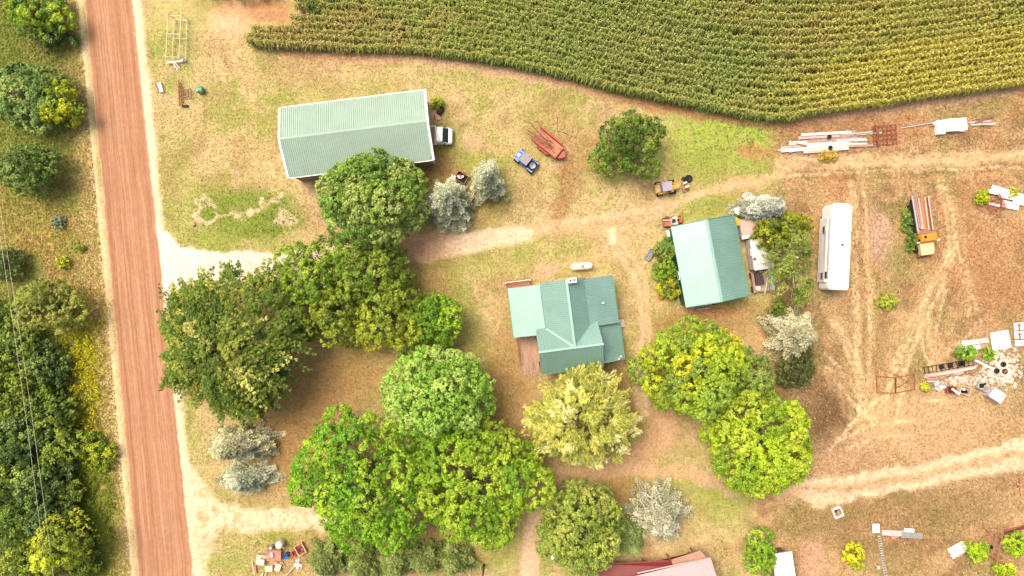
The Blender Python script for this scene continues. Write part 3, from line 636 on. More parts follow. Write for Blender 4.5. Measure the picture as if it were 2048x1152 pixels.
    if trunk:
        mb = MB(); tr = .035*(zt)+.08
        if style == 'spruce':
            mb.tube([(0, 0, -.1), (.02, 0, zt*.5), (0, 0, zt-.2)], [tr, tr*.6, .03], 9)
            lm = MB()
            for (z, ex, ey, dz) in brs: lm.tube([(0, 0, z), (ex*.5, ey*.5, z+dz*.5+.1), (ex*.92, ey*.92, z+dz*.92)], [.04, .025, .01], 4, False)
            mb.build('trunk', bark or BARK, rt, True); lm.build('limbs', bark or BARK, rt)
        else:
            hz = z0+(zt-z0)*.3; mb.tube([(0, 0, -.1), (.03*zt, .0, hz*.5), (.01*zt, .02*zt, hz), (0, 0, z0+(zt-z0)*.75)], [tr*1.25, tr, tr*.8, tr*.3], 9)
            lm = MB(); idx = rng.permutation(len(ends))[:16 if zt > 4 else 6]
            for k in idx:
                e = Vector(ends[k]); st = Vector((.01*zt, .02*zt, hz*rng.uniform(.7, 1.2))); md = st.lerp(e, .5)+Vector((0, 0, .12*(e-st).length))
                lm.tube([st, md, e*1.0], [tr*.45, tr*.28, tr*.08], 6, False)
                for j in range(2):
                    e2 = e+Vector(rng.normal(0, lr*(.6 if style == 'puff' else .2), 3)); lm.tube([md.lerp(e, .4), e2], [tr*.16, tr*.05], 5, False)
            mb.build('trunk', bark or BARK, rt, True); lm.build('limbs', bark or BARK, rt)
    return rt

GRN = [(138, 164, 66), (114, 146, 56), (160, 176, 88)]
LIME = [(172, 198, 66), (150, 186, 58), (190, 206, 92)]
BRT = [(134, 176, 42), (112, 158, 38), (158, 188, 52)]
GOLD = [(178, 190, 46), (154, 178, 50), (208, 202, 46), (140, 164, 62)]
DRK = [(92, 118, 44), (110, 132, 50), (76, 104, 44)]
OLV = [(150, 152, 78), (122, 132, 62), (182, 176, 110)]
SPR = [(204, 206, 172), (184, 190, 154), (222, 220, 194), (164, 172, 134)]
SPG = [(204, 200, 160), (180, 180, 138), (220, 214, 180)]
# (name, label, category, cx, cy, R, top, colours, options)
T = [
 ('maple_tree', 'large round dense maple covering the south edge of the long barn roof', 'tree', 738, 398, 114, 11.5, GRN, dict(ry=108, lobes=56, lobe=.2, pr=.36, seed=3, flat=.5, lobejit=.08)),
 ('box_elder_tree', 'loose green tree overhanging the sandy driveway, south west of the round maple', 'tree', 628, 542, 92, 8.5, [(132, 158, 44), (112, 142, 40), (152, 174, 54)], dict(ry=72, lobes=26, lobe=.24, pr=.5, rag=.16, seed=5, gap=.2, fill=.2, zj=.16)),
 ('box_elder_tree', 'green tree with a dark gap in its crown directly south of the round maple', 'tree', 752, 536, 92, 9.0, [(134, 154, 50), (112, 134, 44), (150, 166, 60)], dict(ry=68, lobes=26, lobe=.24, pr=.5, rag=.14, seed=6, gap=.2, fill=.2, zj=.16)),
 ('box_elder_tree', 'olive green tree between the drooping elm and the bare brown shade patch', 'tree', 662, 632, 86, 8.0, [(150, 160, 50), (128, 142, 44), (112, 128, 44)], dict(ry=72, lobes=24, lobe=.25, pr=.5, rag=.14, seed=7, gap=.2, fill=.2, zj=.16)),
 ('box_elder_tree', 'yellow tinged green tree north of the pale round maple', 'tree', 782, 634, 86, 8.0, [(160, 168, 50), (140, 152, 48), (186, 184, 52), (124, 142, 46)], dict(w=[.3, .35, .12, .23], ry=66, lobes=24, lobe=.25, pr=.45, rag=.14, seed=8, gap=.2, fill=.2, zj=.16)),
 ('ash_tree', 'fresh green tree reaching towards the house, easternmost of the crowded group', 'tree', 872, 642, 66, 7.0, [(134, 170, 44), (112, 150, 40), (156, 182, 50)], dict(ry=56, lobes=20, lobe=.26, pr=.4, rag=.1, seed=9)),
 ('elm_tree', 'broad dark tree with drooping pale tipped branches hanging over the dirt road', 'tree', 450, 700, 176, 13.0, [(122, 140, 50), (96, 118, 42), (156, 162, 66), (184, 182, 96)], dict(style='spray', ry=160, lobes=270, lobe=.26, pr=.40, ls=.24, asp=.4, w=[.34, .3, .22, .14], rag=.22, seed=10, gap=.0, fill=1.0, cov=.9, lobejit=.2, cj=.2)),
 ('maple_tree', 'round pale green maple with a tight domed crown, west of the willow', 'tree', 875, 790, 126, 10.5, [(152, 190, 72), (134, 174, 62), (172, 198, 94)], dict(ry=97, lobes=60, lobe=.17, pr=.34, seed=11, flat=.5, lobejit=.06, rag=.05)),
 ('walnut_tree', 'very wide bright green walnut, west half of the pair beside the southern driveway', 'tree', 722, 962, 142, 11.0, BRT, dict(ry=150, lobes=58, lobe=.2, pr=.42, ls=.32, asp=.42, seed=12, gap=.25, fill=.3, zj=.12, rag=.09, flat=.45, cov=.8)),
 ('walnut_tree', 'wide bright green walnut, east half of the pair beside the southern driveway', 'tree', 952, 980, 138, 10.5, [(144, 176, 42), (122, 160, 40), (164, 186, 54)], dict(ry=138, lobes=56, lobe=.2, pr=.42, ls=.3, asp=.42, seed=13, gap=.2, fill=.3, zj=.12, rag=.12, flat=.45, cov=.8)),
 ('willow_tree', 'pale yellow wispy willow at the south side of the house', 'tree', 1152, 842, 120, 10.0, [(206, 200, 100), (184, 184, 84), (224, 218, 146), (160, 164, 70)], dict(style='spray', ry=102, lobes=190, lobe=.2, pr=.36, ls=.36, asp=.18, w=[.35, .3, .15, .2], rag=.12, seed=14, gap=.08, fill=.9, cov=.7, lobejit=.12, cj=.22)),
 ('maple_tree', 'golden green maple south of the workshop with a bright yellow east side', 'tree', 1402, 735, 122, 10.0, GOLD, dict(ry=102, lobes=42, lobe=.21, pr=.37, seed=15, w=[.3, .42, .08, .2], rag=.08, lobejit=.1)),
 ('maple_tree', 'smaller grey green tree wedged between the two golden green maples', 'tree', 1505, 755, 50, 7.5, [(140, 158, 70), (156, 168, 84), (122, 142, 58)], dict(ry=58, lobes=20, lobe=.26, pr=.38, seed=16)),
 ('maple_tree', 'bright yellow green maple on the north edge of the southern farm track', 'tree', 1530, 886, 120, 10.0, [(166, 190, 44), (144, 174, 44), (184, 198, 60)], dict(ry=108, lobes=42, lobe=.21, pr=.4, seed=17, rag=.07, flat=.5)),
 ('maple_tree', 'round green tree beside the white yard light at the bottom of the yard', 'tree', 1168, 1072, 90, 9.0, [(158, 172, 72), (136, 156, 62), (176, 182, 88)], dict(ry=102, lobes=38, lobe=.23, pr=.36, seed=18, rag=.07)),
 ('cherry_tree', 'dark green ragged tree standing alone near the edge of the corn', 'tree', 1258, 278, 72, 6.5, [(104, 128, 44), (86, 112, 40), (128, 146, 52)], dict(ry=68, lobes=24, lobe=.27, pr=.42, seed=19, rag=.22, gap=.1, ls=.2)),
 ('birch_tree', 'sparse tree with white limbs between the old camper shell and the long motorhome', 'tree', 1588, 516, 56, 8.0, [(136, 150, 62), (154, 162, 76), (118, 134, 52)], dict(style='spray', ry=78, lobes=44, lobe=.34, pr=.36, ls=.2, asp=.5, seed=20, gap=.25, fill=.12, cov=.55, bark=PALEBARK, rag=.2)),
 ('hawthorn_tree', 'dark yellow green bushy tree just below the silver spruce near the workshop', 'tree', 1566, 458, 62, 6.0, [(134, 140, 36), (110, 122, 34), (160, 160, 44)], dict(ry=34, lobes=20, lobe=.3, pr=.4, seed=21, rag=.14, gap=.12)),
 ('spruce_tree', 'silver blue spruce beside the barn corner, fuller one of the pair', 'tree', 890, 396, 54, 8.5, SPR, dict(style='spruce', ry=66, pr=.26, ls=.2, asp=.3, seed=22, z0=.5, cov=.8)),
 ('spruce_tree', 'silver blue spruce showing bare brown stems on its south side', 'tree', 972, 354, 42, 8.5, SPR, dict(style='spruce', ry=46, pr=.28, ls=.2, asp=.3, seed=23, z0=.8, cov=.75)),
 ('spruce_tree', 'pale silver spruce at the north east corner of the workshop', 'tree', 1543, 414, 62, 7.5, [(206, 208, 194), (186, 190, 174), (222, 222, 212), (168, 174, 152)], dict(style='spruce', ry=42, pr=.28, ls=.2, asp=.3, seed=24, z0=.4, cov=.75)),
 ('spruce_tree', 'grey green spruce south of the white motorhome at the edge of the hay field', 'tree', 1606, 670, 64, 7.5, [(196, 192, 154), (174, 172, 130), (212, 206, 174)], dict(style='spruce', ry=54, pr=.25, ls=.2, asp=.32, seed=25, z0=.4, cov=.8)),
 ('spruce_tree', 'grey green spruce at the foot of the drooping elm, northern one of two', 'tree', 462, 900, 76, 7.5, SPG, dict(style='spruce', ry=50, pr=.25, ls=.2, asp=.32, seed=26, z0=.4)),
 ('spruce_tree', 'low blue grey spruce at the mouth of the southern driveway, lower one of two', 'tree', 480, 966, 66, 4.5, [(190, 196, 164), (168, 178, 146), (208, 210, 182)], dict(style='spruce', ry=34, pr=.28, ls=.2, asp=.3, seed=27, z0=.3)),
 ('spruce_tree', 'star shaped silver spruce with long separate branches beside the red barn roof', 'tree', 1328, 1044, 74, 8.0, [(198, 196, 166), (176, 176, 144), (212, 210, 186)], dict(style='spruce', ry=72, pr=.2, ls=.2, asp=.28, seed=28, z0=.8, lobes=11, limbs_out=1, cov=.8)),
 ('spruce_tree', 'small olive green spruce squeezed between the round tree and the star shaped spruce', 'tree', 1264, 1092, 34, 5.5, [(158, 176, 100), (138, 158, 86)], dict(style='spruce', ry=40, pr=.25, ls=.2, asp=.32, seed=29, z0=.4)),
]
for (nm, lb, ct, cx, cy, R, zt, cols, op) in T: make_tree(nm, lb, ct, cx, cy, R, zt, cols, **op)

# row of grey green spruces along the bottom
for i, (cx, cy, r, lb) in enumerate([(648, 1128, 52, 'grey green spruce next to the scrap pile at the bottom, first in the row'), (722, 1140, 46, 'grey green spruce under the western walnut, second in the bottom row'),
                                     (790, 1136, 44, 'grey green spruce in the middle of the bottom row below the walnuts'), (850, 1128, 46, 'grey green spruce below the gap between the walnuts'), (905, 1130, 44, 'grey green spruce beside the thin wooden pole, last in the bottom row')]):
    make_tree('spruce_tree', lb, 'tree', cx, cy, r, 4.6, [(146, 160, 86), (126, 144, 74), (164, 174, 104)], style='spruce', ry=r*.9, pr=.32, ls=.2, asp=.3, seed=60+i, z0=.3, group='spruces in a row along the bottom')

# west of the road
W = [
 ('poplar_tree', 'bright green tree in the top corner west of the road', 66, 22, 70, 4.6, [(150, 172, 44), (118, 148, 44), (100, 130, 50)], 50, .1),
 ('dogwood_bush', 'dark blue green bush below the tree in the top corner', 98, 68, 40, 3.0, [(104, 124, 62), (88, 110, 56)], 30, .1),
 ('poplar_tree', 'blue green tree west of the road next to the glowing yellow green one', 45, 190, 78, 5.5, [(136, 160, 82), (116, 144, 70), (156, 174, 92)], 72, .12),
 ('locust_tree', 'glowing yellow green tree at the verge opposite the barn', 106, 196, 48, 4.4, [(190, 196, 40), (150, 166, 44), (128, 146, 44)], 50, .12),
 ('oak_tree', 'dark green rounded tree west of the road, level with the barn', 52, 335, 60, 5.5, [(114, 136, 58), (100, 122, 52), (134, 152, 68)], 56, .08),
 ('wild_plum_tree', 'soft olive green tree under the power lines opposite the elm', 80, 612, 74, 6.0, [(160, 164, 70), (142, 150, 64), (178, 178, 84)], 56, .1),
 ('dogwood_bush', 'isolated bright green bush at the verge, low on the left', 190, 912, 34, 2.0, [(142, 160, 40), (116, 138, 38), (170, 180, 44)], 40, .15),
 ('locust_tree', 'yellow green tree in the bottom left corner under the wires', 118, 1098, 66, 8.0, [(186, 192, 52), (154, 168, 48), (132, 150, 46)], 60, .1),
 ('dogwood_bush', 'dark bush at the left edge below the brown meadow', 12, 525, 32, 3.0, [(92, 108, 52), (108, 122, 58)], 34, .1),
]
for i, (nm, lb, cx, cy, r, zt, cols, ry, rag) in enumerate(W):
    make_tree(nm, lb, 'bush' if 'bush' in nm else 'tree', cx, cy, r, zt, cols, ry=ry, lobes=24 if r > 45 else 14, lobe=.27, pr=.42, seed=80+i, rag=rag, z0=.6 if zt < 4 else 1.0, gap=.1)
WL = [(20, 700, 52, 7), (84, 730, 46, 5.5), (18, 790, 58, 9), (92, 815, 48, 7), (30, 880, 60, 9.5), (112, 892, 44, 6), (12, 965, 56, 9), (84, 975, 56, 8.5), (142, 985, 26, 4.5), (30, 1050, 56, 9), (108, 1045, 46, 7.5), (48, 1120, 50, 9), (-30, 900, 60, 10), (-34, 760, 50, 8), (172, 1130, 34, 4.5), (-20, 640, 44, 6)]
WL = [(a-(10 if a > 60 else 0), b, c, h*.72) for a, b, c, h in WL]
WLB = ['northernmost broad tree of the dark wood on the left', 'low dark tree at the north east corner of the wood beside the goldenrod', 'broad dark tree at the left edge of the picture, second down in the wood', 'dark tree on the wood edge, level with the elm branches',
       'tall dark tree crossed by the power lines, level with the isolated verge bush', 'smaller blue green tree on the wood edge west of the isolated verge bush', 'dark tree at the left edge, in the lower half of the wood', 'large mottled tree under the wires in the lower half of the wood',
       'small tree at the wood edge facing the southern driveway mouth', 'dark tree above the bottom left corner at the edge of the picture', 'mid green tree just above the yellow green corner tree', 'dark tree in the very bottom left corner',
       'tall dark tree cut off by the left edge, behind the wire crossed one', 'dark tree cut off by the left edge near the north end of the wood', 'low green tree at the bottom, right of the yellow green corner tree', 'small dark tree at the left edge beside the soft olive tree']
for i, ((cx, cy, r, zt), lb) in enumerate(zip(WL, WLB)):
    cols = [[(122, 144, 54), (102, 126, 48), (146, 164, 64)], [(108, 132, 66), (122, 144, 70), (94, 118, 58)], [(140, 156, 54), (118, 138, 52), (160, 172, 66)]][i % 3]
    make_tree('oak_tree', lb, 'tree', cx, cy, r, zt, cols, lobes=22, lobe=.28, pr=.45, seed=120+i, rag=.12, z0=.8, group='trees of the dark wood on the left', ls=.28, cov=.75, gap=.08, fill=.8)

# shrubs on the farm
S = [
 ('lilac_shrub', 'green shrub against the north end of the workshop west wall', 1334, 500, 24, 2.6, [(138, 160, 66), (112, 138, 56)], 26),
 ('lilac_shrub', 'bright green shrub against the middle of the workshop west wall', 1330, 540, 24, 2.6, [(144, 176, 50), (118, 150, 48)], 24),
 ('lilac_shrub', 'yellow flecked shrub against the south end of the workshop west wall', 1340, 580, 22, 2.2, [(150, 160, 50), (120, 132, 60), (186, 184, 44)], 24),
 ('lilac_shrub', 'dark green shrub between the workshop corner and the grey green spruce', 1556, 622, 18, 2.0, [(126, 142, 52), (104, 124, 46)], 22),
 ('juniper_shrub', 'dark olive shrub in the shade below the grey green spruce', 1590, 742, 36, 2.4, [(98, 106, 54), (84, 94, 48)], 42),
 ('currant_bush', 'isolated yellow green bush in the trampled hay field east of the motorhome', 1775, 604, 22, 1.2, [(184, 190, 64), (160, 170, 60)], 18),
 ('currant_bush', 'bright green bush hiding the white block row by the rubble', 1936, 706, 20, 1.6, [(150, 190, 56), (130, 172, 54)], 14),
 ('currant_bush', 'small bright green bush between the white block row and the white sheet', 1980, 708, 11, 1.3, [(154, 190, 60), (136, 172, 54)], 14),
 ('elder_tree', 'tall leafy green bush beside the white roofed shed at the bottom', 1526, 1110, 32, 4.2, [(140, 178, 46), (116, 154, 44), (166, 192, 60)], 52),
 ('goldenrod_bush', 'yellow flowering bush left of the metal ladder', 1712, 1112, 20, 1.6, [(206, 200, 30), (180, 184, 40), (226, 212, 40)], 30),
 ('sapling_tree', 'lime green sapling growing through the rusty pipe rack', 1957, 1104, 22, 2.2, [(190, 216, 44), (166, 198, 40)], 20),
 ('sapling_tree', 'lime green sapling at the right edge below the rusty beam', 2036, 1090, 24, 2.2, [(184, 212, 44), (160, 192, 40)], 24),
 ('sapling_tree', 'yellow green sapling cut off by the bottom right corner', 2014, 1146, 20, 1.8, [(198, 212, 46), (170, 190, 44)], 16),
 ('sapling_tree', 'lime green sapling growing beside the white scrap sheets in the east', 1968, 393, 14, 1.6, [(200, 210, 44), (176, 190, 40)], 15),
 ('currant_bush', 'yellowing bush on the north side of the white scrap sheets', 2030, 385, 16, 1.0, [(206, 204, 70), (184, 186, 66)], 8),
 ('currant_bush', 'tiny yellow green bush left of the crates in the scrap yard', 1851, 775, 8, .8, [(204, 210, 60), (180, 190, 50)], 7),
 ('sagebrush_shrub', 'small blue grey shrub alone in the brown meadow west of the road', 111, 443, 15, 1.0, [(150, 158, 124), (134, 144, 112)], 12),
 ('currant_bush', 'small lemon yellow bush in the brown meadow west of the road', 122, 524, 11, 1.2, [(206, 206, 52), (180, 186, 50)], 12),
 ('currant_bush', 'small green bush in the meadow nearest the dirt road', 158, 494, 9, .9, [(166, 172, 60), (146, 156, 54)], 9),
 ('nettle_bush', 'green weeds growing along the west side of the old orange truck, upper clump', 1818, 440, 11, 1.2, [(128, 156, 66), (108, 138, 56)], 26),
 ('nettle_bush', 'green weeds growing along the west side of the old orange truck, lower clump', 1826, 482, 11, 1.1, [(128, 156, 60), (108, 138, 52)], 22),
 ('currant_bush', 'yellow green bush at the barn corner behind the scrap boards', 875, 204, 13, 1.4, [(176, 180, 50), (150, 160, 46)], 10),
 ('currant_bush', 'orange tinged bush in front of the weathered lumber pile', 1658, 312, 20, .8, [(208, 176, 76), (190, 156, 70)], 8),
 ('sweetcorn_clump', 'dark green clump of tall corn standing apart at the top edge', 628, 8, 34, 2.3, [(112, 132, 56), (134, 150, 66)], 20),
]
for i, (nm, lb, cx, cy, r, zt, cols, ry) in enumerate(S):
    make_tree(nm, lb, {'tree': 'sapling', 'clump': 'corn'}.get(nm.split('_')[-1], 'bush'), cx, cy, r, zt, cols, ry=ry, lobes=12, lobe=.34, pr=.22 if r < 20 else .3, ls=.17, seed=200+i, rag=.15, z0=.15, flat=.5, fill=.6, trunk=True, gap=.1)
# ------------------------------------------------------------------ buildings
GREENROOF = mat('green_metal_roof', (160, 202, 186), 0.42, 0.34, var=.09, scale=.4, spec=1.0)
PALEROOF = mat('weathered_pale_green_roof', (172, 196, 178), 0.6, 0.0, var=.07, scale=.5, spec=.3)
DARKGREEN = mat('dark_green_siding', (44, 104, 84), 0.5, var=.12, scale=2)
WHITE = mat('white_paint', (246, 244, 240), 0.5, var=.03, scale=3, kk=1.28)
WHITEG = mat('white_gelcoat', (255, 254, 250), 0.3, var=.02, scale=2, kk=1.35)
GREYSID = mat('grey_siding', (176, 158, 150), 0.7, var=.18, scale=4, rgb2=(140, 112, 98), thr=.62, stretch=(6, 6, .4))
DECKW = mat('weathered_deck_wood', (196, 160, 132), 0.85, var=.22, scale=5, stretch=(1, .15, 1), rgb2=(146, 112, 88), thr=.6)
RUSTW = mat('old_brown_boards', (176, 122, 92), 0.85, var=.3, scale=5, stretch=(.2, 1, 1))
RED = mat('red_paint', (186, 52, 48), 0.5, var=.18, scale=3)
MAROON = mat('maroon_siding', (122, 36, 36), 0.6, var=.2, scale=2.5, stretch=(3, 3, .3))
PINKROOF = mat('faded_pink_metal_roof', (206, 168, 172), 0.45, 0, var=.06, scale=.8, spec=.7)
TANROOF = mat('rusty_tan_metal_roof', (206, 158, 134), 0.6, 0, var=.12, scale=1.5, spec=.4)
BLACK = mat('black_rubber', (42, 38, 36), 0.7, var=.2, scale=8)
DARK = mat('dark_opening', (26, 24, 22), 0.9, var=.1)
GLASS = mat('dark_window_glass', (60, 74, 76), 0.08, 0, var=.05, spec=1.0)
CONC = mat('pale_concrete', (232, 218, 200), 0.9, var=.1, scale=4)
METAL = mat('grey_galvanised_metal', (198, 194, 190), 0.4, .3, var=.12, scale=4)
RUST = mat('rusty_steel', (176, 92, 66), 0.85, var=.35, scale=6, rgb2=(112, 66, 50), thr=.55)
RUSTP = mat('faded_red_oxide', (200, 122, 102), 0.8, var=.25, scale=6, rgb2=(150, 84, 66), thr=.58)

def panel(mb, poly, ribdir, th=.05, rib=.23, rh=.05, rw=.06):
    """flat roof sheet on a 3-D convex polygon with raised seams running along ribdir"""
    P = [Vector(p) for p in poly]; n = (P[1]-P[0]).cross(P[2]-P[0]).normalized()
    if n.z < 0: n = -n; P = P[::-1]
    k = len(P); mb.add([tuple(p) for p in P]+[tuple(p-n*th) for p in P], [tuple(range(k)), tuple(range(2*k-1, k-1, -1))]+[(i, k+i, k+(i+1) % k, (i+1) % k) for i in range(k)])
    dv = Vector(ribdir); dv = (dv-n*dv.dot(n)).normalized(); sv = n.cross(dv)
    o = P[0]; ts = [(p-o).dot(sv) for p in P]; lo, hi = min(ts), max(ts); t = lo+rw*.7
    while t < hi-rw*.5:
        xs = []
        for i in range(k):
            a, b = P[i], P[(i+1) % k]; ta, tb = ts[i]-t, ts[(i+1) % k]-t
            if (ta > 0) != (tb > 0): q = a.lerp(b, ta/(ta-tb)); xs.append((q-o).dot(dv))
        if len(xs) >= 2:
            d0, d1 = min(xs)+.01, max(xs)-.01
            if d1-d0 > .1:
                c = o+sv*t; w2 = rw/2; vs = []
                for dd in (d0, d1):
                    for (s_, h_) in ((-w2, -.004), (-w2*.5, rh), (w2*.5, rh), (w2, -.004)): vs.append(tuple(c+dv*dd+sv*s_+n*h_))
                mb.add(vs, [(0, 1, 2, 3), (7, 6, 5, 4), (0, 4, 5, 1), (1, 5, 6, 2), (2, 6, 7, 3)])
        t += rib
def beam(mb, a, b, w=.12, h=.06):
    a, b = Vector(a), Vector(b); d = (b-a).normalized(); s = d.cross(Vector((0, 0, 1))); s = s.normalized() if s.length > 1e-4 else Vector((1, 0, 0)); u = s.cross(d)
    vs = []
    for p in (a, b):
        for (i, j) in ((-1, -1), (1, -1), (1, 1), (-1, 1)): vs.append(tuple(p+s*(i*w/2)+u*(j*h/2)))
    mb.add(vs, [(3, 2, 1, 0), (4, 5, 6, 7), (0, 1, 5, 4), (1, 2, 6, 5), (2, 3, 7, 6), (3, 0, 4, 7)])
    return mb
def window(par, c, w, h, axis='x', wm=WHITE):
    """axis: wall normal"""
    f = MB()
    if axis == 'x':
        for s in (-1, 1): f.box((c[0], c[1]+s*w/2, c[2]), (.08, .08, h+.08)); f.box((c[0], c[1], c[2]+s*h/2), (.08, w-.08, .08))
        g = MB().box(c, (.04, w-.08, h-.08))
    else:
        for s in (-1, 1): f.box((c[0]+s*w/2, c[1], c[2]), (.08, .08, h+.08)); f.box((c[0], c[1], c[2]+s*h/2), (w-.08, .08, .08))
        g = MB().box(c, (w-.08, .04, h-.08))
    o = f.build('window', wm, par); g.build('pane', GLASS, o)
    return o

# --- long pole barn (top left)
def barn():
    ze, zr = 4.0, 5.5
    p = [G(561.3, 217.3, ze), G(847, 181.7, ze), G(866, 318.3, ze), G(578, 353.3, ze)]
    cx = sum(q[0] for q in p)/4; cy = sum(q[1] for q in p)/4
    Lx = (math.dist(p[0], p[1])+math.dist(p[2], p[3]))/2; Wy = (math.dist(p[0], p[3])+math.dist(p[1], p[2]))/2
    rt = bpy.data.objects.new('pole_barn', None); COL.objects.link(rt); rt.location = (cx, cy, 0); rt.rotation_euler = (0, 0, math.radians(7.15))
    tag(rt, 'long barn with pale green metal roof, white trim and grey siding', 'barn')
    hx, hy = Lx/2-.12, Wy/2-.12
    def gable(sx, opening=None):
        m = MB(); x = sx*hx; t = -sx*.12
        def slab(poly):
            k = len(poly); vs = [(x, a, b) for a, b in poly]+[(x+t, a, b) for a, b in poly]
            fs = [tuple(range(k)), tuple(range(2*k-1, k-1, -1))]+[(i, k+i, k+(i+1) % k, (i+1) % k) for i in range(k)]
            m.add(vs, fs if sx < 0 else [f[::-1] for f in fs])
        roofz = lambda a: ze-.03+(zr-ze)*(1-abs(a)/(Wy/2))
        if opening:
            y0, y1, h = opening
            slab([(-hy, 0), (y0, 0), (y0, roofz(y0)-.05), (-hy, roofz(-hy)-.05)]); 
            slab([(y0+.001, h), (y1-.001, h), (y1-.001, roofz(y1)-.05)]+([(0, roofz(0)-.05)] if y0 < 0 < y1 else [])+[(y0+.001, roofz(y0)-.05)])
            slab([(y1, 0), (hy, 0), (hy, roofz(hy)-.05)]+([(0, roofz(0)-.05)] if y1 < 0 else [])+[(y1, roofz(y1)-.05)])
        else: slab([(-hy, 0), (hy, 0), (hy, roofz(hy)-.05), (0, roofz(0)-.05), (-hy, roofz(-hy)-.05)])
        return m
    gable(-1).build('wall', WHITE, rt); gable(1, (-2.4, 1.0, 3.3)).build('wall', WHITE, rt)
    for s in (-1, 1):
        m = MB().box((0, s*hy, ze/2-.04), (2*hx-.26, .1, ze-.08)); x = -hx+.3
        while x < hx-.2: m.box((x, s*(hy+.06), ze/2-.04), (.06, .02, ze-.1)); x += .3
        m.build('wall', GREYSID, rt)
        r = MB(); a = Lx/2+.06; b = Wy/2+.1; ez = ze-.05
        panel(r, [(-a, s*b, ez), (a, s*b, ez), (a, 0, zr), (-a, 0, zr)], (0, s, -.4))
        r.build('roof_slope', PALEROOF, rt)
        for e in (-1, 1): beam(MB(), (e*(a+.06), s*b, ez-.02), (e*(a+.06), s*.03, zr-.02), .24, .2).build('trim', WHITE, rt)
        beam(MB(), (-a, s*(b+.05), ez-.06), (a, s*(b+.05), ez-.06), .09, .12).build('gutter', METAL, rt)
    beam(MB(), (-Lx/2-.05, .14, zr+.0), (Lx/2+.05, .14, zr+.0), .3, .05).build('ridge_cap', PALEROOF, rt)
    MB().box((-hx-.06, -1.5, 1.05), (.06, .95, 2.1)).build('door', METAL, rt)
    MB().box((1.5, -hy-.08, 1.05), (.95, .06, 2.1)).build('door', WHITE, rt)
    window(rt, (-4, -hy-.08, 1.7), 1.2, .8, 'y')
barn()

# --- workshop
def workshop():
    ze, zr = 2.7, 4.2
    p = [G(1341, 454, ze), G(1469, 430, ze), G(1500, 593, ze), G(1373, 612, ze)]
    cx = sum(q[0] for q in p)/4; cy = sum(q[1] for q in p)/4
    Wx = (math.dist(p[0], p[1])+math.dist(p[2], p[3]))/2; Ly = (math.dist(p[0], p[3])+math.dist(p[1], p[2]))/2
    rt = bpy.data.objects.new('workshop', None); COL.objects.link(rt); rt.location = (cx, cy, 0); rt.rotation_euler = (0, 0, math.radians(10.6))
    tag(rt, 'dark green workshop with green metal gable roof beside the overgrown shrubs', 'workshop')
    hx, hy = Wx/2-.15, Ly/2-.2
    for s in (-1, 1):
        m = MB().box((s*hx, 0, ze/2-.04), (.12, 2*hy-.26, ze-.08)); y = -hy+.2
        while y < hy-.2: m.box((s*(hx+.07), y, ze/2-.04), (.02, .05, ze-.12)); y += .3
        m.build('wall', DARKGREEN, rt)
        g = MB(); yy = s*hy; t = -s*.12; poly = [(-hx-.05, 0), (hx+.05, 0), (hx+.05, ze-.02), (0, zr-.1), (-hx-.05, ze-.02)]; k = 5
        vs = [(a, yy, b) for a, b in poly]+[(a, yy+t, b) for a, b in poly]; fs = [tuple(range(k)), tuple(range(2*k-1, k-1, -1))]+[(i, k+i, k+(i+1) % k, (i+1) % k) for i in range(k)]
        g.add(vs, fs if s < 0 else [f[::-1] for f in fs]); g.build('wall', DARKGREEN, rt)
        r = MB(); a = Wx/2+.03; b = Ly/2
        panel(r, [(s*a, -b, ze), (s*a, b, ze), (0, b, zr), (0, -b, zr)], (s, 0, -.35)); r.build('roof_slope', GREENROOF, rt)
        for e in (-1, 1): beam(MB(), (s*a, e*(b+.03), ze-.01), (s*.02, e*(b+.03), zr-.01), .06, .14).build('trim', mat('green_trim', (92, 160, 136), .5, var=.05), rt)
    beam(MB(), (0, -Ly/2, zr+.03), (0, Ly/2, zr+.03), .3, .05).build('ridge_cap', GREENROOF, rt)
    MB().box((0.6, -hy-.09, 1.2), (2.6, .06, 2.4)).build('door', mat('tan_door', (206, 176, 150), .7, var=.1), rt)
    MB().box((-hx-.1, 3.0, 1.05), (.06, .9, 2.1)).build('door', DARKGREEN, rt)
    window(rt, (-hx-.1, -1.0, 1.6), .9, .7, 'x'); window(rt, (-2.4, -hy-.09, 1.6), .8, .7, 'y')
workshop()

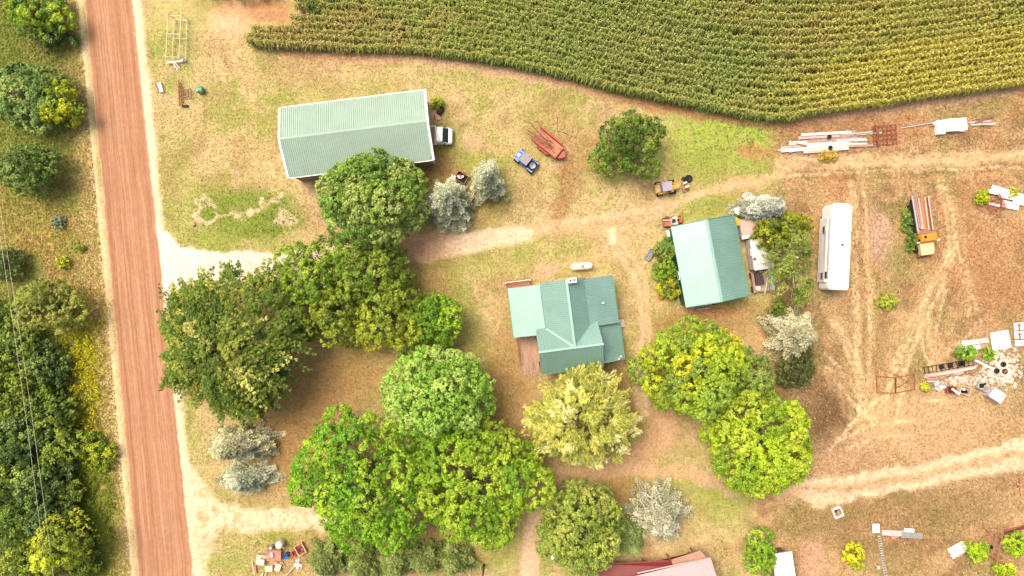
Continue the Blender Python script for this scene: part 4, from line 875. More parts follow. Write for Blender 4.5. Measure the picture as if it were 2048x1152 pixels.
# --- farmhouse: local u to the right, v towards the top of the picture, origin below the ridge crossing
def house():
    R = 6.3
    x, y = G(1149.8, 694.7, R); rt = bpy.data.objects.new('farmhouse', None); COL.objects.link(rt); rt.location = (x, y, 0); rt.rotation_euler = (0, 0, math.radians(7.3))
    tag(rt, 'farmhouse with a T shaped green metal roof, lean-to wings and a wooden deck', 'house')
    WL_ = mat('cream_siding', (226, 214, 196), .7, var=.06, scale=3)
    E = 4.3
    # main gable running up the picture
    r = MB(); panel(r, [(0, 0, R), (0, 7.42, R), (-2.8, 7.42, E), (-2.8, 2.35, E)], (-1, 0, -.7)); r.build('roof_slope', GREENROOF, rt)
    r = MB(); panel(r, [(0, 0, R), (0, 7.42, R), (2.05, 7.42, 4.84), (2.05, 2.15, 4.84)], (1, 0, -.7)); r.build('roof_slope', GREENROOF, rt)
    # cross gable
    r = MB(); panel(r, [(-3.9, -.02, R), (0, -.02, R), (-2.8, 2.3, E), (-3.95, 2.3, E)], (0, 1, -.8)); r.build('roof_slope', GREENROOF, rt)
    r = MB(); panel(r, [(0, -.02, R), (3.1, -.02, R), (3.0, 2.36, 4.55), (2.2, 2.36, 4.55)], (0, 1, -.8)); r.build('roof_slope', GREENROOF, rt)
    r = MB(); panel(r, [(-3.9, -.03, R), (3.1, -.03, R), (3.08, -2.7, E), (-3.88, -2.7, E)], (0, -1, -.75)); r.build('roof_slope', GREENROOF, rt)
    c = MB(); beam(c, (0, .05, R+.04), (0, 7.45, R+.04), .26, .05); beam(c, (-3.95, -.02, R+.045), (3.15, -.02, R+.045), .26, .05)
    beam(c, (-.12, .1, R-.04), (-2.75, 2.28, E+.05), .2, .04); beam(c, (.12, .1, R-.03), (2.1, 2.2, 4.75), .2, .04); c.build('ridge_cap', GREENROOF, rt)
    # left wing, low slope
    r = MB(); panel(r, [(-2.78, 7.25, 4.15), (-6.45, 7.25, 2.9), (-6.45, 1.55, 2.9), (-3.97, 1.55, 3.74), (-3.97, 2.42, 3.74), (-2.78, 2.42, 4.15)][:], (-1, 0, -.34)) if False else None
    r = MB(); panel(r, [(-2.83, 7.25, 4.14), (-6.45, 7.25, 2.9), (-6.45, 1.62, 2.9), (-2.83, 1.62, 4.14)], (-1, 0, -.34)); r.build('roof_slope', GREENROOF, rt)
    # right wing, low slope, and the lower south east wing
    r = MB(); panel(r, [(2.06, 7.22, 4.80), (5.45, 7.22, 3.5), (5.45, 1.85, 3.5), (2.06, 1.85, 4.80)], (1, 0, -.38)); r.build('roof_slope', GREENROOF, rt)
    r = MB(); panel(r, [(2.95, 1.80, 4.0), (5.75, 1.80, 2.5), (5.75, -2.45, 2.5), (2.95, -2.45, 4.0)], (1, 0, -.5)); r.build('roof_slope', GREENROOF, rt)
    # walls
    w = MB(); w.box((-.1, 3.2, E/2-.06), (5.2, 8.2, E-.12)); w.box((-.4, -1.0, E/2-.06), (6.6, 2.8, E-.14)); w.box((-4.5, 4.42, 1.43), (3.6, 5.2, 2.84)); w.box((3.9, 4.5, 1.7), (2.7, 5.0, 3.38)); w.box((4.15, -.35, 1.22), (2.7, 3.9, 2.4))
    gb = lambda a, b, cc: w.add([a, b, cc, tuple(Vector(a)+Vector((0, -.02, 0)))], [(0, 1, 2)])
    w.add([(-2.7, 7.3, E-.2), (2.5, 7.3, E-.2), (2.0, 7.3, 4.75), (0, 7.3, R-.15), (-2.6, 7.3, E-.1)], [(4, 3, 2, 1, 0)])
    w.add([(-3.7, -2.4, E-.2), (-3.7, 2.1, E-.2), (-3.7, -.02, R-.2)], [(0, 1, 2)]); w.add([(2.9, -2.4, E-.2), (2.9, 2.1, E-.2), (2.9, -.02, R-.2)], [(2, 1, 0)])
    w.build('wall', WL_, rt)
    for a, b in (((-6.48, 1.55, 2.86), (-6.48, 7.3, 2.86)), ((5.48, 1.8, 3.46), (5.48, 7.25, 3.46)), ((5.78, -2.48, 2.46), (5.78, 1.83, 2.46)), ((-3.9, -2.73, E-.05), (3.1, -2.73, E-.05))): beam(MB(), a, b, .06, .14).build('trim', mat('green_trim', (92, 160, 136), .5), rt)
    for (px_, py_, z_) in ((5.32, 3.0, 1.7), (5.32, 5.6, 1.7)): window(rt, (px_-.03, py_, z_), 1.0, 1.0, 'x')
    window(rt, (-6.33, 4.5, 1.6), 1.2, 1.0, 'x'); window(rt, (1.2, -2.44, 2.6), 1.1, 1.1, 'y'); window(rt, (-1.6, -2.44, 2.6), 1.1, 1.1, 'y'); window(rt, (1.2, 7.34, 1.8), 1.0, 1.1, 'y')
    # chimney
    ch = MB().box((.62, 7.25, 4.4), (.95, .58, 4.5)).build('chimney', mat('chimney_cream', (250, 240, 226), .8, var=.05, scale=6), rt)
    for s in (-.2, .2): MB().lathe((.62+s, 7.25, 6.65), [(.1, 0), (.1, .05), (.075, .05), (.075, .04)], 12).build('flue', DARK, ch)
    for (a, b, z) in ((3.9, 4.3, 4.12), (5.0, -2.2, 2.95), (5.3, -2.0, 2.8)): MB().lathe((a, b, z-.1), [(.06, 0), (.06, .38), (.1, .38), (.1, .44)], 10).build('vent_pipe', WHITE, rt)
    # deck of separate boards, with stairs
    dk = MB(); yb = -1.75; xx = -6.05
    while xx < -3.9: dk.box((xx+.068, (1.5+yb)/2, .62), (.128, 1.5-yb-.02*(hash(round(xx*50)) % 3), .04)); xx += .142
    for yj in (-1.5, 0, 1.3): dk.box((-4.97, yj, .5), (2.1, .08, .18))
    for a, b in ((-6.0, -1.65), (-3.95, -1.65), (-6.0, 1.4), (-6.0, -.1)): dk.box((a, b, .3), (.1, .1, .6))
    d = dk.build('deck', DECKW, rt)
    st = MB()
    for k in range(5): st.box((-4.97, yb-.14-.27*k, .52-.11*k), (2.05, .25, .04))
    for s in (-1, 1): beam(st, (-4.97+s*.98, yb-.02, .45), (-4.97+s*.98, yb-1.3, .03), .05, .14)
    st.build('steps', DECKW, d)
    rl = MB(); 
    for yy in np.arange(-1.7, 1.5, .64): rl.box((-6.12, yy, .95), (.08, .08, .8))
    rl.box((-6.12, -.12, 1.33), (.1, 3.3, .05)); rl.box((-6.12, -.12, .95), (.05, 3.3, .05)); rl.build('railing', mat('red_stained_rail', (170, 84, 70), .8, var=.2), d)
    # small back porch, top left
    pm = MB(); yy = 7.0
    while yy < 8.0: pm.box((-5.2, yy+.06, .42), (2.9, .118, .04)); yy += .135
    pm.box((-5.2, 7.5, .2), (2.7, .9, .36)); pm.build('porch', RUSTW, rt)
    pr = MB()
    for a in (-6.6, -3.75): pr.box((a, 7.9, .7), (.12, .12, 1.4))
    pr.box((-5.2, 7.95, .95), (2.8, .06, .06)); pr.build('porch_rail', WHITE, rt)
    MB().box((6.25, 1.5, .12), (.75, .9, .24)).build('doorstep', CONC, rt)
house()

# --- red barn at the bottom edge
def red_barn():
    ze = 3.4; a = G(1418.5, 1119, ze); b = G(1283, 1152, ze); ang = math.atan2(a[1]-b[1], a[0]-b[0])
    rt = bpy.data.objects.new('red_barn', None); COL.objects.link(rt); rt.location = (a[0], a[1], 0); rt.rotation_euler = (0, 0, ang)
    tag(rt, 'dark red barn with faded pink metal roof at the bottom edge', 'barn')
    # local: x negative runs along the eave to the left, y negative is away from the yard
    Ln, W, zr = 12.5, 9.0, 5.6
    for (y0, z0, y1, z1) in ((.15, ze-.05, -W/2, zr), (-W-.15, ze-.05, -W/2, zr)):
        r = MB(); panel(r, [(.2, y0, z0), (-Ln, y0, z0), (-Ln, y1, z1), (.2, y1, z1)], (0, 1 if y0 > y1 else -1, -.5)); r.build('roof_slope', PINKROOF, rt)
    w = MB(); w.box((-Ln/2, -W/2, ze/2-.1), (Ln-.4, W-.5, ze-.2))
    for e in (-.15, -Ln+.3): w.add([(e, -.25, ze-.3), (e, -W+.25, ze-.3), (e, -W/2, zr-.12)], [(0, 1, 2) if e < -1 else (2, 1, 0)])
    w.build('wall', MAROON, rt)
    # lean-to roof along the yard side: maroon sheets, then rusty tan ones at the right end
    r = MB(); panel(r, [(-4.1, -.1, 2.9), (-Ln, -.1, 2.9), (-Ln, 1.9, 1.9), (-4.1, .5, 2.3)], (0, 1, -.4)); r.build('leanto_roof', mat('maroon_metal_roof', (134, 40, 38), .5, var=.12), rt)
    r = MB(); panel(r, [(.0, -.1, 2.95), (-4.05, -.1, 2.95), (-4.05, .55, 2.4), (-.6, .75, 2.3)], (0, 1, -.4)); r.build('leanto_roof', TANROOF, rt)
    beam(MB(), (.1, .05, 3.1), (-8.2, .3, 3.1), .14, .1).build('trim', mat('dusty_white_trim', (226, 196, 184), .7, var=.1), rt)
    for k in range(5): MB().box((-1.2-2.9*k, .3 if k < 2 else .15+.15*k, 1.0), (.15, .15, 2.0)).build('post', RUSTW, rt)
red_barn()

# --- white roofed shed at the bottom
t = thing('garden_shed', 'small shed with a flat bright white roof beside a leafy green bush', 'shed', 1568, 1134, 9, 2.4)
MB().box((0, -.3, 1.15), (2.0, 3.0, 2.3)).build('wall', GREYSID, t)
r = MB(); panel(r, [(-1.15, -2.1, 2.35), (1.15, -2.1, 2.35), (1.15, 1.6, 2.42), (-1.15, 1.6, 2.42)], (0, 1, 0), rib=.6, rh=.015); r.build('roof', WHITEG, t)
MB().box((0, 1.66, 2.38), (2.3, .1, .12)).build('fascia', METAL, t)
MB().box((.3, 1.23, .95), (.8, .06, 1.9)).build('door', mat('brown_door', (130, 90, 70)), t)

# --- utility poles and wires
def pole(label, x, y, h, cat='utility pole', arm=True, m=None):
    rt = bpy.data.objects.new('utility_pole', None); COL.objects.link(rt); rt.location = (x, y, 0); tag(rt, label, cat)
    MB().tube([(0, 0, -.2), (0, 0, h)], [.15, .1], 10).build('pole', m or mat('weathered_pole', (178, 150, 132), .9, var=.2), rt, True)
    if arm: MB().box((0, 0, h-.5), (1.6, .1, .12), rz=8).build('crossarm', RUSTW, rt)
    return rt
def wire(name, label, pts, r=.012, sag=.4, cat='cable'):
    m = MB()
    a, b = Vector(pts[0]), Vector(pts[1]); n = 14; m.tube([a.lerp(b, k/n)-Vector((0, 0, sag*4*(k/n)*(1-k/n))) for k in range(n+1)], r, 5)
    o = m.build(name, mat('pale_wire', (226, 220, 176), .5, var=.02), None); tag(o, label, cat)
zw = 8.0
a0 = G(-14, 330, zw); a1 = G(124, 1290, zw); b0 = G(-22, 330, zw); b1 = G(108, 1290, zw)
wire('power_line', 'eastern of the two overhead wires crossing the dark wood', [(a0[0], a0[1], zw), (a1[0], a1[1], zw)], .018)
wire('power_line', 'western of the two overhead wires crossing the dark wood', [(b0[0], b0[1], zw), (b1[0], b1[1], zw)], .018)
c0 = G(967, 1150, 5.5); c1 = G(943, 1146, 6.0)
gx, gy = G(968, 1128); rt = pole('thin brown wooden pole standing at the end of the bottom spruce row', gx, gy, 5.5, arm=False, m=mat('brown_pole', (150, 108, 96), .9)); MB().box((-.2, 0, .1), (.5, .3, .2)).build('footing', CONC, rt)
gx2, gy2 = G(944, 1124); pole('pale white pole rising among the bottom spruces', gx2, gy2, 6.0, arm=False, m=mat('bleached_pole', (236, 224, 196), .8))
t = thing('yard_light', 'round white yard light hanging by the round tree at the bottom', 'lamp', 1108, 1116, 0, 5.0)
MB().tube([(0, 0, -.1), (0, 0, 4.7)], [.09, .06], 8).build('pole', RUSTW, t); MB().lathe((0, 0, 4.65), [(.1, 0), (.28, .05), (.3, .18), (.2, .34), (.04, .38)], 16).build('lamp_shade', WHITEG, t, True)
MB().tube([(0, 0, 4.6), (.0, .3, 4.9), (.0, .36, 4.75)], .025, 6).build('bracket', METAL, t)
yl = G(1108, 1116, 5.0)
for dy, lb in ((0.15, 'upper of the two service wires running left from the yard light'), (-.28, 'lower of the two service wires running left from the yard light')):
    wire('service_wire', lb, [(yl[0], yl[1]+dy, 4.75), (gx2, gy2, 5.3+dy)], .012, .15)
# ------------------------------------------------------------------ vehicles
def wheel(par, c, r=.35, w=.22, axis='Y', rim=None):
    o = MB().lathe((0, 0, 0), [(r*.6, -w/2), (r*.93, -w/2), (r, -w*.35), (r, w*.35), (r*.93, w/2), (r*.6, w/2)], 20, axis).build('wheel', BLACK, par, True, loc=c)
    MB().lathe((0, 0, 0), [(r*.35, -w/2-.01), (r*.58, -w*.42), (r*.58, w*.42), (r*.35, w/2+.01)], 14, axis).build('rim', rim or METAL, o)
    return o
def body_mesh(sec, name, m, par):
    """loft of rounded rectangular sections: (x, half width, z bottom, z top, top half width)"""
    mb = MB(); vs = []; n = 8
    for (x, hw, zb, zt, tw) in sec:
        vs += [(x, -hw, zb), (x, -hw, zt-(zt-zb)*.25), (x, -tw-(hw-tw)*.3, zt-.04), (x, -tw*.85, zt), (x, tw*.85, zt), (x, tw+(hw-tw)*.3, zt-.04), (x, hw, zt-(zt-zb)*.25), (x, hw, zb)]
    fs = [tuple(range(n)), tuple(range(len(vs)-1, len(vs)-n-1, -1))]
    for i in range(len(sec)-1):
        for k in range(n): k2 = (k+1) % n; fs.append((i*n+k, (i+1)*n+k, (i+1)*n+k2, i*n+k2))
    mb.add(vs, fs); return mb.build(name, m, par)
# flatbed pickup reversed into the barn
t = thing('flatbed_pickup', 'white pickup with a wooden flatbed backed into the end of the barn', 'truck', 903, 272, -1, 1.0)
body_mesh([(-3.2, .95, .55, 1.15, .9), (-1.5, .95, .5, 1.15, .9), (-.5, .95, .5, 1.18, .88), (-.15, .93, .5, 1.1, .85), (.05, .8, .55, .95, .7)], 'body', WHITEG, t).location = (0, 0, 0)
body_mesh([(-1.72, .84, 1.1, 1.85, .76), (-1.62, .86, 1.1, 1.9, .78), (-1.0, .86, 1.1, 1.88, .76), (-.95, .86, 1.1, 1.82, .74)], 'cab', WHITEG, t)
ws = MB(); ws.add([(-.93, -.72, 1.84), (-.93, .72, 1.84), (-.36, .84, 1.2), (-.36, -.84, 1.2), (-.95, -.72, 1.2), (-.95, .72, 1.2)], [(0, 3, 2, 1), (0, 4, 3), (1, 2, 5), (4, 5, 2, 3)]); ws.build('windscreen', GLASS, t)
MB().box((-1.3, -.868, 1.5), (.5, .03, .42)).build('side_window', GLASS, t); MB().box((-1.3, .868, 1.5), (.5, .03, .42)).build('side_window', GLASS, t)
for s in (-1, 1): MB().box((.02, s*.6, .85), (.1, .3, .16), bev=.02).build('headlight', METAL, t); MB().box((-.75, s*1.0, 1.25), (.1, .16, .16)).build('mirror', BLACK, t)
MB().box((.06, 0, .55), (.14, 1.8, .2), bev=.03).build('bumper', METAL, t)
fb = MB()
for k in range(13): fb.box((-3.45, -.93+k*.155, 1.2), (3.1, .145, .05))
f = fb.build('flatbed', mat('flatbed_boards', (206, 160, 136), .85, var=.2, scale=5, stretch=(.2, 2, 1)), t)
g = MB(); g.box((-1.85, 0, 1.26), (.12, 2.16, .2)); 
for s in (-1, 1): g.box((-3.45, s*1.05, 1.2), (3.1, .1, .16)); g.box((-3.2, s*1.0, .95), (1.2, .18, .36))
g.build('bed_frame', WHITE, f); MB().box((-2.1, -1.02, 1.0), (.9, .2, .45), bev=.03).build('toolbox', METAL, f)
for x in (-.7, -4.2):
    for s in (-1, 1): wheel(t, (x, s*.82, .4), .4, .24)

# blue side by side
t = thing('utility_vehicle', 'blue side by side with a grey roof parked near the red trailer', 'buggy', 1052.5, 322, 141.5, .8)
BLUE = mat('blue_plastic', (62, 108, 196), .35, var=.08, scale=4)
PB = mat('pale_blue_plastic', (126, 168, 226), .35, var=.06)
body_mesh([(-1.35, .5, .45, .72, .45), (-.7, .55, .4, .7, .5), (.2, .58, .35, .68, .5), (.7, .58, .4, .85, .5), (1.2, .45, .45, .78, .36), (1.42, .3, .5, .66, .2)], 'body', BLUE, t)
for s in (-1, 1):
    MB().box((1.0, s*.55, .82), (.75, .26, .08), bev=.03, rz=-s*8).build('fender', PB, t); MB().box((-.95, s*.6, .82), (.8, .22, .1), bev=.03).build('fender', PB, t); MB().box((0, s*.62, .6), (.9, .06, .4)).build('door', BLUE, t)
MB().box((1.1, 0, .86), (.5, .5, .06), bev=.02, ry=10).build('hood', PB, t)
MB().box((.1, 0, 1.72), (1.05, 1.16, .05), bev=.02).build('roof', mat('grey_plastic', (158, 150, 152), .5), t)
c = MB()
for s in (-1, 1):
    c.tube([(.72, s*.55, .8), (.55, s*.55, 1.7), (-.42, s*.55, 1.68), (-.6, s*.55, .75)], .03, 6); c.tube([(-.42, s*.55, 1.66), (-1.2, s*.5, .9)], .03, 6)
c.tube([(-.42, -.55, 1.66), (-.42, .55, 1.66)], .03, 6); c.tube([(-.9, -.52, 1.2), (-.9, .52, 1.2)], .025, 6); c.build('roll_cage', BLACK, t)
for s in (-.28, .28): MB().box((-.1, s, .85), (.5, .42, .14), bev=.04).build('seat', BLACK, t)
MB().lathe((-.92, 0, .78), [(.3, 0), (.36, .22), (.31, .22), (.28, .06)], 18).build('cargo_tub', mat('pale_tub', (214, 206, 206), .5), t, False)
MB().box((-.9, 0, .76), (.9, .9, .05)).build('cargo_bed', BLACK, t)
for x in (.95, -1.0):
    for s in (-1, 1): wheel(t, (x, s*.66, .36), .36, .26)

# red trailer with rods
t = thing('dump_trailer', 'red twin axle trailer with a rusty bed full of iron rods', 'trailer', 1095.5, 286, -39, .9)
TR = mat('rust_orange_floor', (220, 158, 122), .85, var=.2, scale=3, rgb2=(196, 118, 86), thr=.56)
REDF = mat('faded_red_paint', (206, 78, 66), .6, var=.14, scale=3)
MB().box((0, 0, .62), (3.5, 1.62, .06)).build('bed_floor', TR, t)
for s in (-1, 1):
    m = MB().box((0, s*.84, .92), (3.5, .05, .58)); m.box((0, s*.86, 1.23), (3.56, .1, .06))
    for k in range(6): m.box((-1.6+k*.64, s*.89, .92), (.06, .05, .55))
    m.build('side_wall', REDF, t)
m = MB().box((1.76, 0, .92), (.05, 1.7, .58)); m.box((1.78, 0, 1.23), (.1, 1.78, .06)); m.build('front_wall', REDF, t)
m = MB(); beam(m, (-1.76, .84, 1.2), (-2.5, 1.25, 1.25), .06, .06); beam(m, (-1.76, .84, .7), (-2.5, 1.25, .7), .05, .05); beam(m, (-2.5, 1.25, .68), (-2.5, 1.25, 1.27), .06, .06)
for k in range(3): beam(m, (-1.9-.2*k, .92+.11*k, .7), (-1.9-.2*k, .92+.11*k, 1.22), .03, .03)
m.build('tailgate', RUSTP, t)
fr = MB(); fr.box((0, .45, .5), (3.5, .1, .14)); fr.box((0, -.45, .5), (3.5, .1, .14)); beam(fr, (1.76, .6, .5), (2.7, 0, .5), .1, .1); beam(fr, (1.76, -.6, .5), (2.7, 0, .5), .1, .1); fr.box((2.75, 0, .55), (.25, .12, .14)); fr.build('chassis', REDF, t)
MB().prism([(1.95, -.55), (2.1, -.6), (2.55, -.1), (2.55, .1), (2.1, .45), (1.95, .42)], .55, .95).build('toolbox', mat('salmon_red', (214, 88, 84), .45, var=.08), t)
for x in (-.4, .45):
    for s in (-1, 1): wheel(t, (x, s*1.0, .33), .33, .2, rim=WHITE)
for s in (-1, 1): MB().box((.02, s*.99, .72), (1.6, .24, .04)).build('mudguard', REDF, t)
random.seed(4)
for k in range(22):
    m = MB(); x0 = random.uniform(-3.3, -1.6); x1 = random.uniform(.2, 1.6); y0 = random.uniform(-.9, .9); y1 = random.uniform(-.6, .5); z = .7+.02*k
    m.tube([(x0, y0, z+.25), ((x0+x1)/2, (y0+y1)/2+random.uniform(-.06, .06), z+.12), (x1, y1, z)], random.uniform(.012, .026), 5)
    o = m.build('iron_rod', mat('brown_rod', (150, 96, 72), .85, var=.2) if k % 3 else RUSTP, None); o.matrix_parent_inverse = Matrix.Identity(4)
    o.location = t.location; o.rotation_euler = t.rotation_euler; tag(o, 'thin rusty iron rod lying lengthwise in the red trailer bed', 'rod', 'iron rods loaded in the red trailer')

# compact yellow loader
t = thing('compact_loader', 'small yellow tractor loader with a grey canopy north of the workshop', 'tractor', 1334, 374.5, 9.6, 1.0)
YEL = mat('yellow_paint', (240, 190, 76), .45, var=.1, scale=4, rgb2=(206, 140, 70), thr=.64)
MB().box((-1.05, 0, .75), (.7, 1.05, .6), bev=.1).build('engine_hood', YEL, t); MB().box((-1.0, 0, 1.08), (.4, .85, .06), bev=.02).build('grille', METAL, t)
MB().box((.1, 0, .55), (2.2, .5, .3)).build('chassis', YEL, t); 
for s in (-1, 1): MB().box((-.5, s*.52, .78), (1.2, .3, .08), bev=.03).build('fender', YEL, t)
MB().box((-.2, 0, 2.0), (1.15, 1.08, .06), bev=.03).build('canopy', mat('lilac_grey_roof', (178, 172, 184), .5, var=.03), t)
p = MB()
for x in (-.7, .3):
    for s in (-1, 1): p.tube([(x, s*.48, .8), (x, s*.48, 1.98)], .03, 6)
p.build('canopy_post', BLACK, t); MB().box((-.35, 0, .95), (.4, .45, .12), bev=.03).build('seat', BLACK, t); MB().box((-.52, 0, 1.2), (.1, .45, .4), bev=.03).build('backrest', BLACK, t)
MB().lathe((.12, 0, 1.25), [(.15, 0), (.17, .02), (.15, .04)], 12).build('steering_wheel', BLACK, t)
a = MB()
for s in (-1, 1): beam(a, (.35, s*.42, 1.0), (1.35, s*.25, .75), .1, .14); a.box((.55, s*.5, .8), (.35, .3, .3), bev=.04)
a.box((.95, 0, .8), (.08, .5, .08)); a.box((1.35, 0, .7), (.3, .35, .2)); a.build('loader_arm', YEL, t)
for x, r in ((-.85, .38), (.75, .34)):
    for s in (-1, 1): wheel(t, (x, s*.66, r), r, .3, rim=YEL)
# implement and tyres in front of it
t = thing('cultivator', 'rusty orange cultivator bar standing in front of the yellow loader', 'implement', 1366, 373, 8, .4)
MB().box((0, 0, .45), (.22, 1.25, .16)).build('frame', RUSTP, t)
for k in range(5): MB().tube([(.05, -.5+.25*k, .45), (.4, -.5+.25*k, .35), (.45, -.5+.25*k, .02)], .025, 6).build('tine', METAL if k % 2 else RUST, t)
MB().box((.45, -.1, .5), (.5, .16, .08), rz=10).build('drawbar', WHITE, t); MB().box((.3, .4, .5), (.4, .14, .08), rz=20).build('drawbar', WHITE, t)
t = thing('tractor_tyre', 'tyre with a pink rim lying flat at the grass edge beyond the loader', 'tyre', 1376.8, 357.5)
MB().lathe((0, 0, 0), [(.3, 0), (.44, .04), (.46, .12), (.44, .22), (.3, .26), (.26, .2)], 22).build('tyre', BLACK, t, True); MB().lathe((0, 0, 0), [(.27, .02), (.27, .2), (.24, .2), (.1, .14), (.06, .2)], 18).build('rim', mat('pink_rim', (222, 158, 148), .6), t)
t = thing('roller_drum', 'black drum lying beside the pink rimmed tyre', 'drum', 1366, 359, 60)
MB().lathe((-.2, 0, .22), [(.2, 0), (.22, .03), (.22, .4), (.2, .43)], 16, 'X').build('drum', BLACK, t, True); MB().lathe((-.25, 0, .22), [(.06, 0), (.06, .5)], 8, 'X').build('axle', METAL, t)
t = thing('wheel_hub', 'dark wheel hub on the ground at the lower end of the cultivator', 'wheel', 1375, 379, 0)
MB().lathe((0, 0, 0), [(.2, 0), (.22, .16), (.12, .18), (.1, .24)], 14).build('hub', RUST, t)

# long white motorhome
t = thing('motorhome', 'long white motorhome with a rounded front parked in the hay field', 'camper', 1669.5, 494.5, 87.4, 1.5)
def rr(hx, hy, r, n=6, front=0.0):
    p = []
    for (cx, cy, a0, rr_) in ((hx-r, hy-r, 0, r), (-hx+r*.5, hy-r*.5, 90, r*.5), (-hx+r*.5, -hy+r*.5, 180, r*.5), (hx-r, -hy+r, 270, r)):
        for k in range(n+1): a = math.radians(a0+90*k/n); p.append((cx+rr_*math.cos(a), cy+rr_*math.sin(a)))
    return p
b = MB(); P0 = rr(4.95, 1.17, .7); n = len(P0); lv = [(.45, 1.0), (2.55, 1.0), (2.8, .99), (2.92, .94), (2.95, .9)]
for z, k in lv: b.v += [(x*(1-(1-k)*.25), y*k, z) for x, y in P0]
for i in range(len(lv)-1): b.f += [(i*n+j, i*n+(j+1) % n, (i+1)*n+(j+1) % n, (i+1)*n+j) for j in range(n)]
b.f.append(tuple(range((len(lv)-1)*n, len(lv)*n))); b.f.append(tuple(range(n-1, -1, -1))); b.build('body', WHITEG, t)
MB().box((-.4, 1.3, 1.5), (7.4, .26, 1.9), bev=.04).build('slide_out', WHITE, t)
MB().box((-.2, 1.26, 2.72), (6.8, .16, .12), bev=.03).build('awning_roll', METAL, t)
m = MB().box((0.2, 1.45, 2.15), (3.2, .04, .07)); m.box((-1.0, 1.45, 1.0), (5.2, .04, .05)); m.build('side_stripe', mat('faded_grey_stripe', (170, 166, 170), .6), t)
for x in (-3.4, 1.9): window(t, (x, 1.46, 1.75), .75, .6, 'y', METAL)
MB().box((-3.3, 1.3, 2.48), (.8, .3, .03)).build('roof_hatch', DARK, t)
window(t, (-1.5, -1.2, 1.9), 1.2, .6, 'y', METAL); window(t, (1.5, -1.2, 1.9), 1.2, .6, 'y', METAL)
MB().box((4.72, 0, 1.9), (.1, 1.4, .8), bev=.03).build('windscreen', GLASS, t)
MB().box((.2, -.15, 3.0), (.34, .3, .12), bev=.02).build('roof_vent', mat('smoky_vent', (120, 124, 140), .4), t)
for x, y, sx, sy in ((1.3, -.55, .4, .35), (3.6, .1, .15, .15), (-4.1, -.3, .12, .12), (-3.3, .0, .5, .3), (3.1, -.35, .5, .5)): MB().box((x, y, 2.98), (sx, sy, .08), bev=.02).build('roof_vent', WHITE, t)
MB().box((2.35, -.62, 2.975), (.28, .36, .06), bev=.01).build('roof_patch', mat('pinkish_patch', (232, 214, 214), .6), t)
for x in (-3.9, -1.9, .9, 2.9): MB().box((x, -.05, 2.956), (.05, 1.9, .02)).build('roof_seam', METAL, t)
MB().box((-1.4, -.15, 3.04), (.75, .6, .2), bev=.05).build('air_conditioner', WHITE, t)
for x in (3.3, -2.2, -3.05):
    for s in (-1, 1): wheel(t, (x, s*1.02, .4), .4, .22)

# old camper shell behind the workshop
t = thing('camper_shell', 'old white camper body with a round roof vent squeezed behind the workshop', 'camper', 1518, 508, 98.5, 1.0)
b = MB(); b.box((0, 0, 1.15), (3.6, 2.3, 1.7), bev=.12); b.build('body', mat('chalky_white', (236, 228, 222), .6, var=.06, scale=2, rgb2=(206, 190, 180), thr=.64), t)
b = MB(); b.add([(-1.8, -1.15, 1.9), (1.8, -1.15, 1.9), (1.8, -.35, 2.35), (-1.8, -.35, 2.35), (1.8, 1.15, 2.0), (-1.8, 1.15, 2.0)], [(0, 1, 2, 3), (3, 2, 4, 5), (1, 4, 2), (0, 3, 5), (0, 5, 4, 1)]); b.build('roof', mat('chalky_white', (236, 228, 222)), t)
MB().lathe((1.0, 0, 2.2), [(.16, 0), (.16, .12), (.11, .14), (.1, .08)], 14).build('roof_vent', DARK, t); MB().lathe((-.5, .95, 2.0), [(.18, 0), (.18, .1), (.1, .12)], 12).build('roof_vent', RUST, t)
window(t, (.3, 1.17, 1.4), .7, .5, 'y'); window(t, (-1.82, 0, 1.4), .8, .5, 'x')
for s in (-1, 1): wheel(t, (0, s*1.0, .3), .3, .2)
t = thing('tool_shed', 'low shed with a pinkish rusty roof and white edge beside the workshop corner', 'shed', 1496, 456, 8, 1.0)
MB().box((0, 0, .75), (1.9, 1.9, 1.5)).build('wall', WHITE, t); MB().box((0, .12, 1.55), (2.1, 1.8, .08), rx=-4).build('roof', mat('pinkish_tin', (222, 188, 172), .6, var=.12, scale=3), t); MB().box((0, -1.0, 1.45), (2.1, .45, .1), rx=18).build('eave_board', WHITE, t)
t = thing('old_wagon', 'weathered wooden wagon with a dark box load south of the camper shell', 'wagon', 1521, 563, 98, .8)
m = MB()
for k in range(9): m.box((0, -.85+.21*k, .6), (2.4, .19, .05))
m.build('bed', mat('bleached_boards', (206, 176, 152), .9, var=.2, scale=5), t)
for s in (-1, 1):
    MB().box((0, s*.95, .85), (2.5, .06, .4)).build('side_rail', mat('bleached_boards', (206, 176, 152)), t)
    for x in (-.8, .8): wheel(t, (x, s*.9, .3), .3, .18)
MB().box((1.24, 0, .8), (.06, 1.8, .3)).build('end_rail', RUSTW, t)
t2 = thing('storage_bin', 'dark plum coloured box lying in the weathered wagon', 'box', 1519.5, 558, 98, .9, zb=.63)
MB().box((.1, .1, .25), (1.4, .85, .5), bev=.03).build('box', mat('plum_box', (84, 62, 66), .6, var=.15), t2); MB().box((.1, .1, .52), (1.46, .91, .05), bev=.02).build('lid', mat('plum_box', (84, 62, 66)), t2)
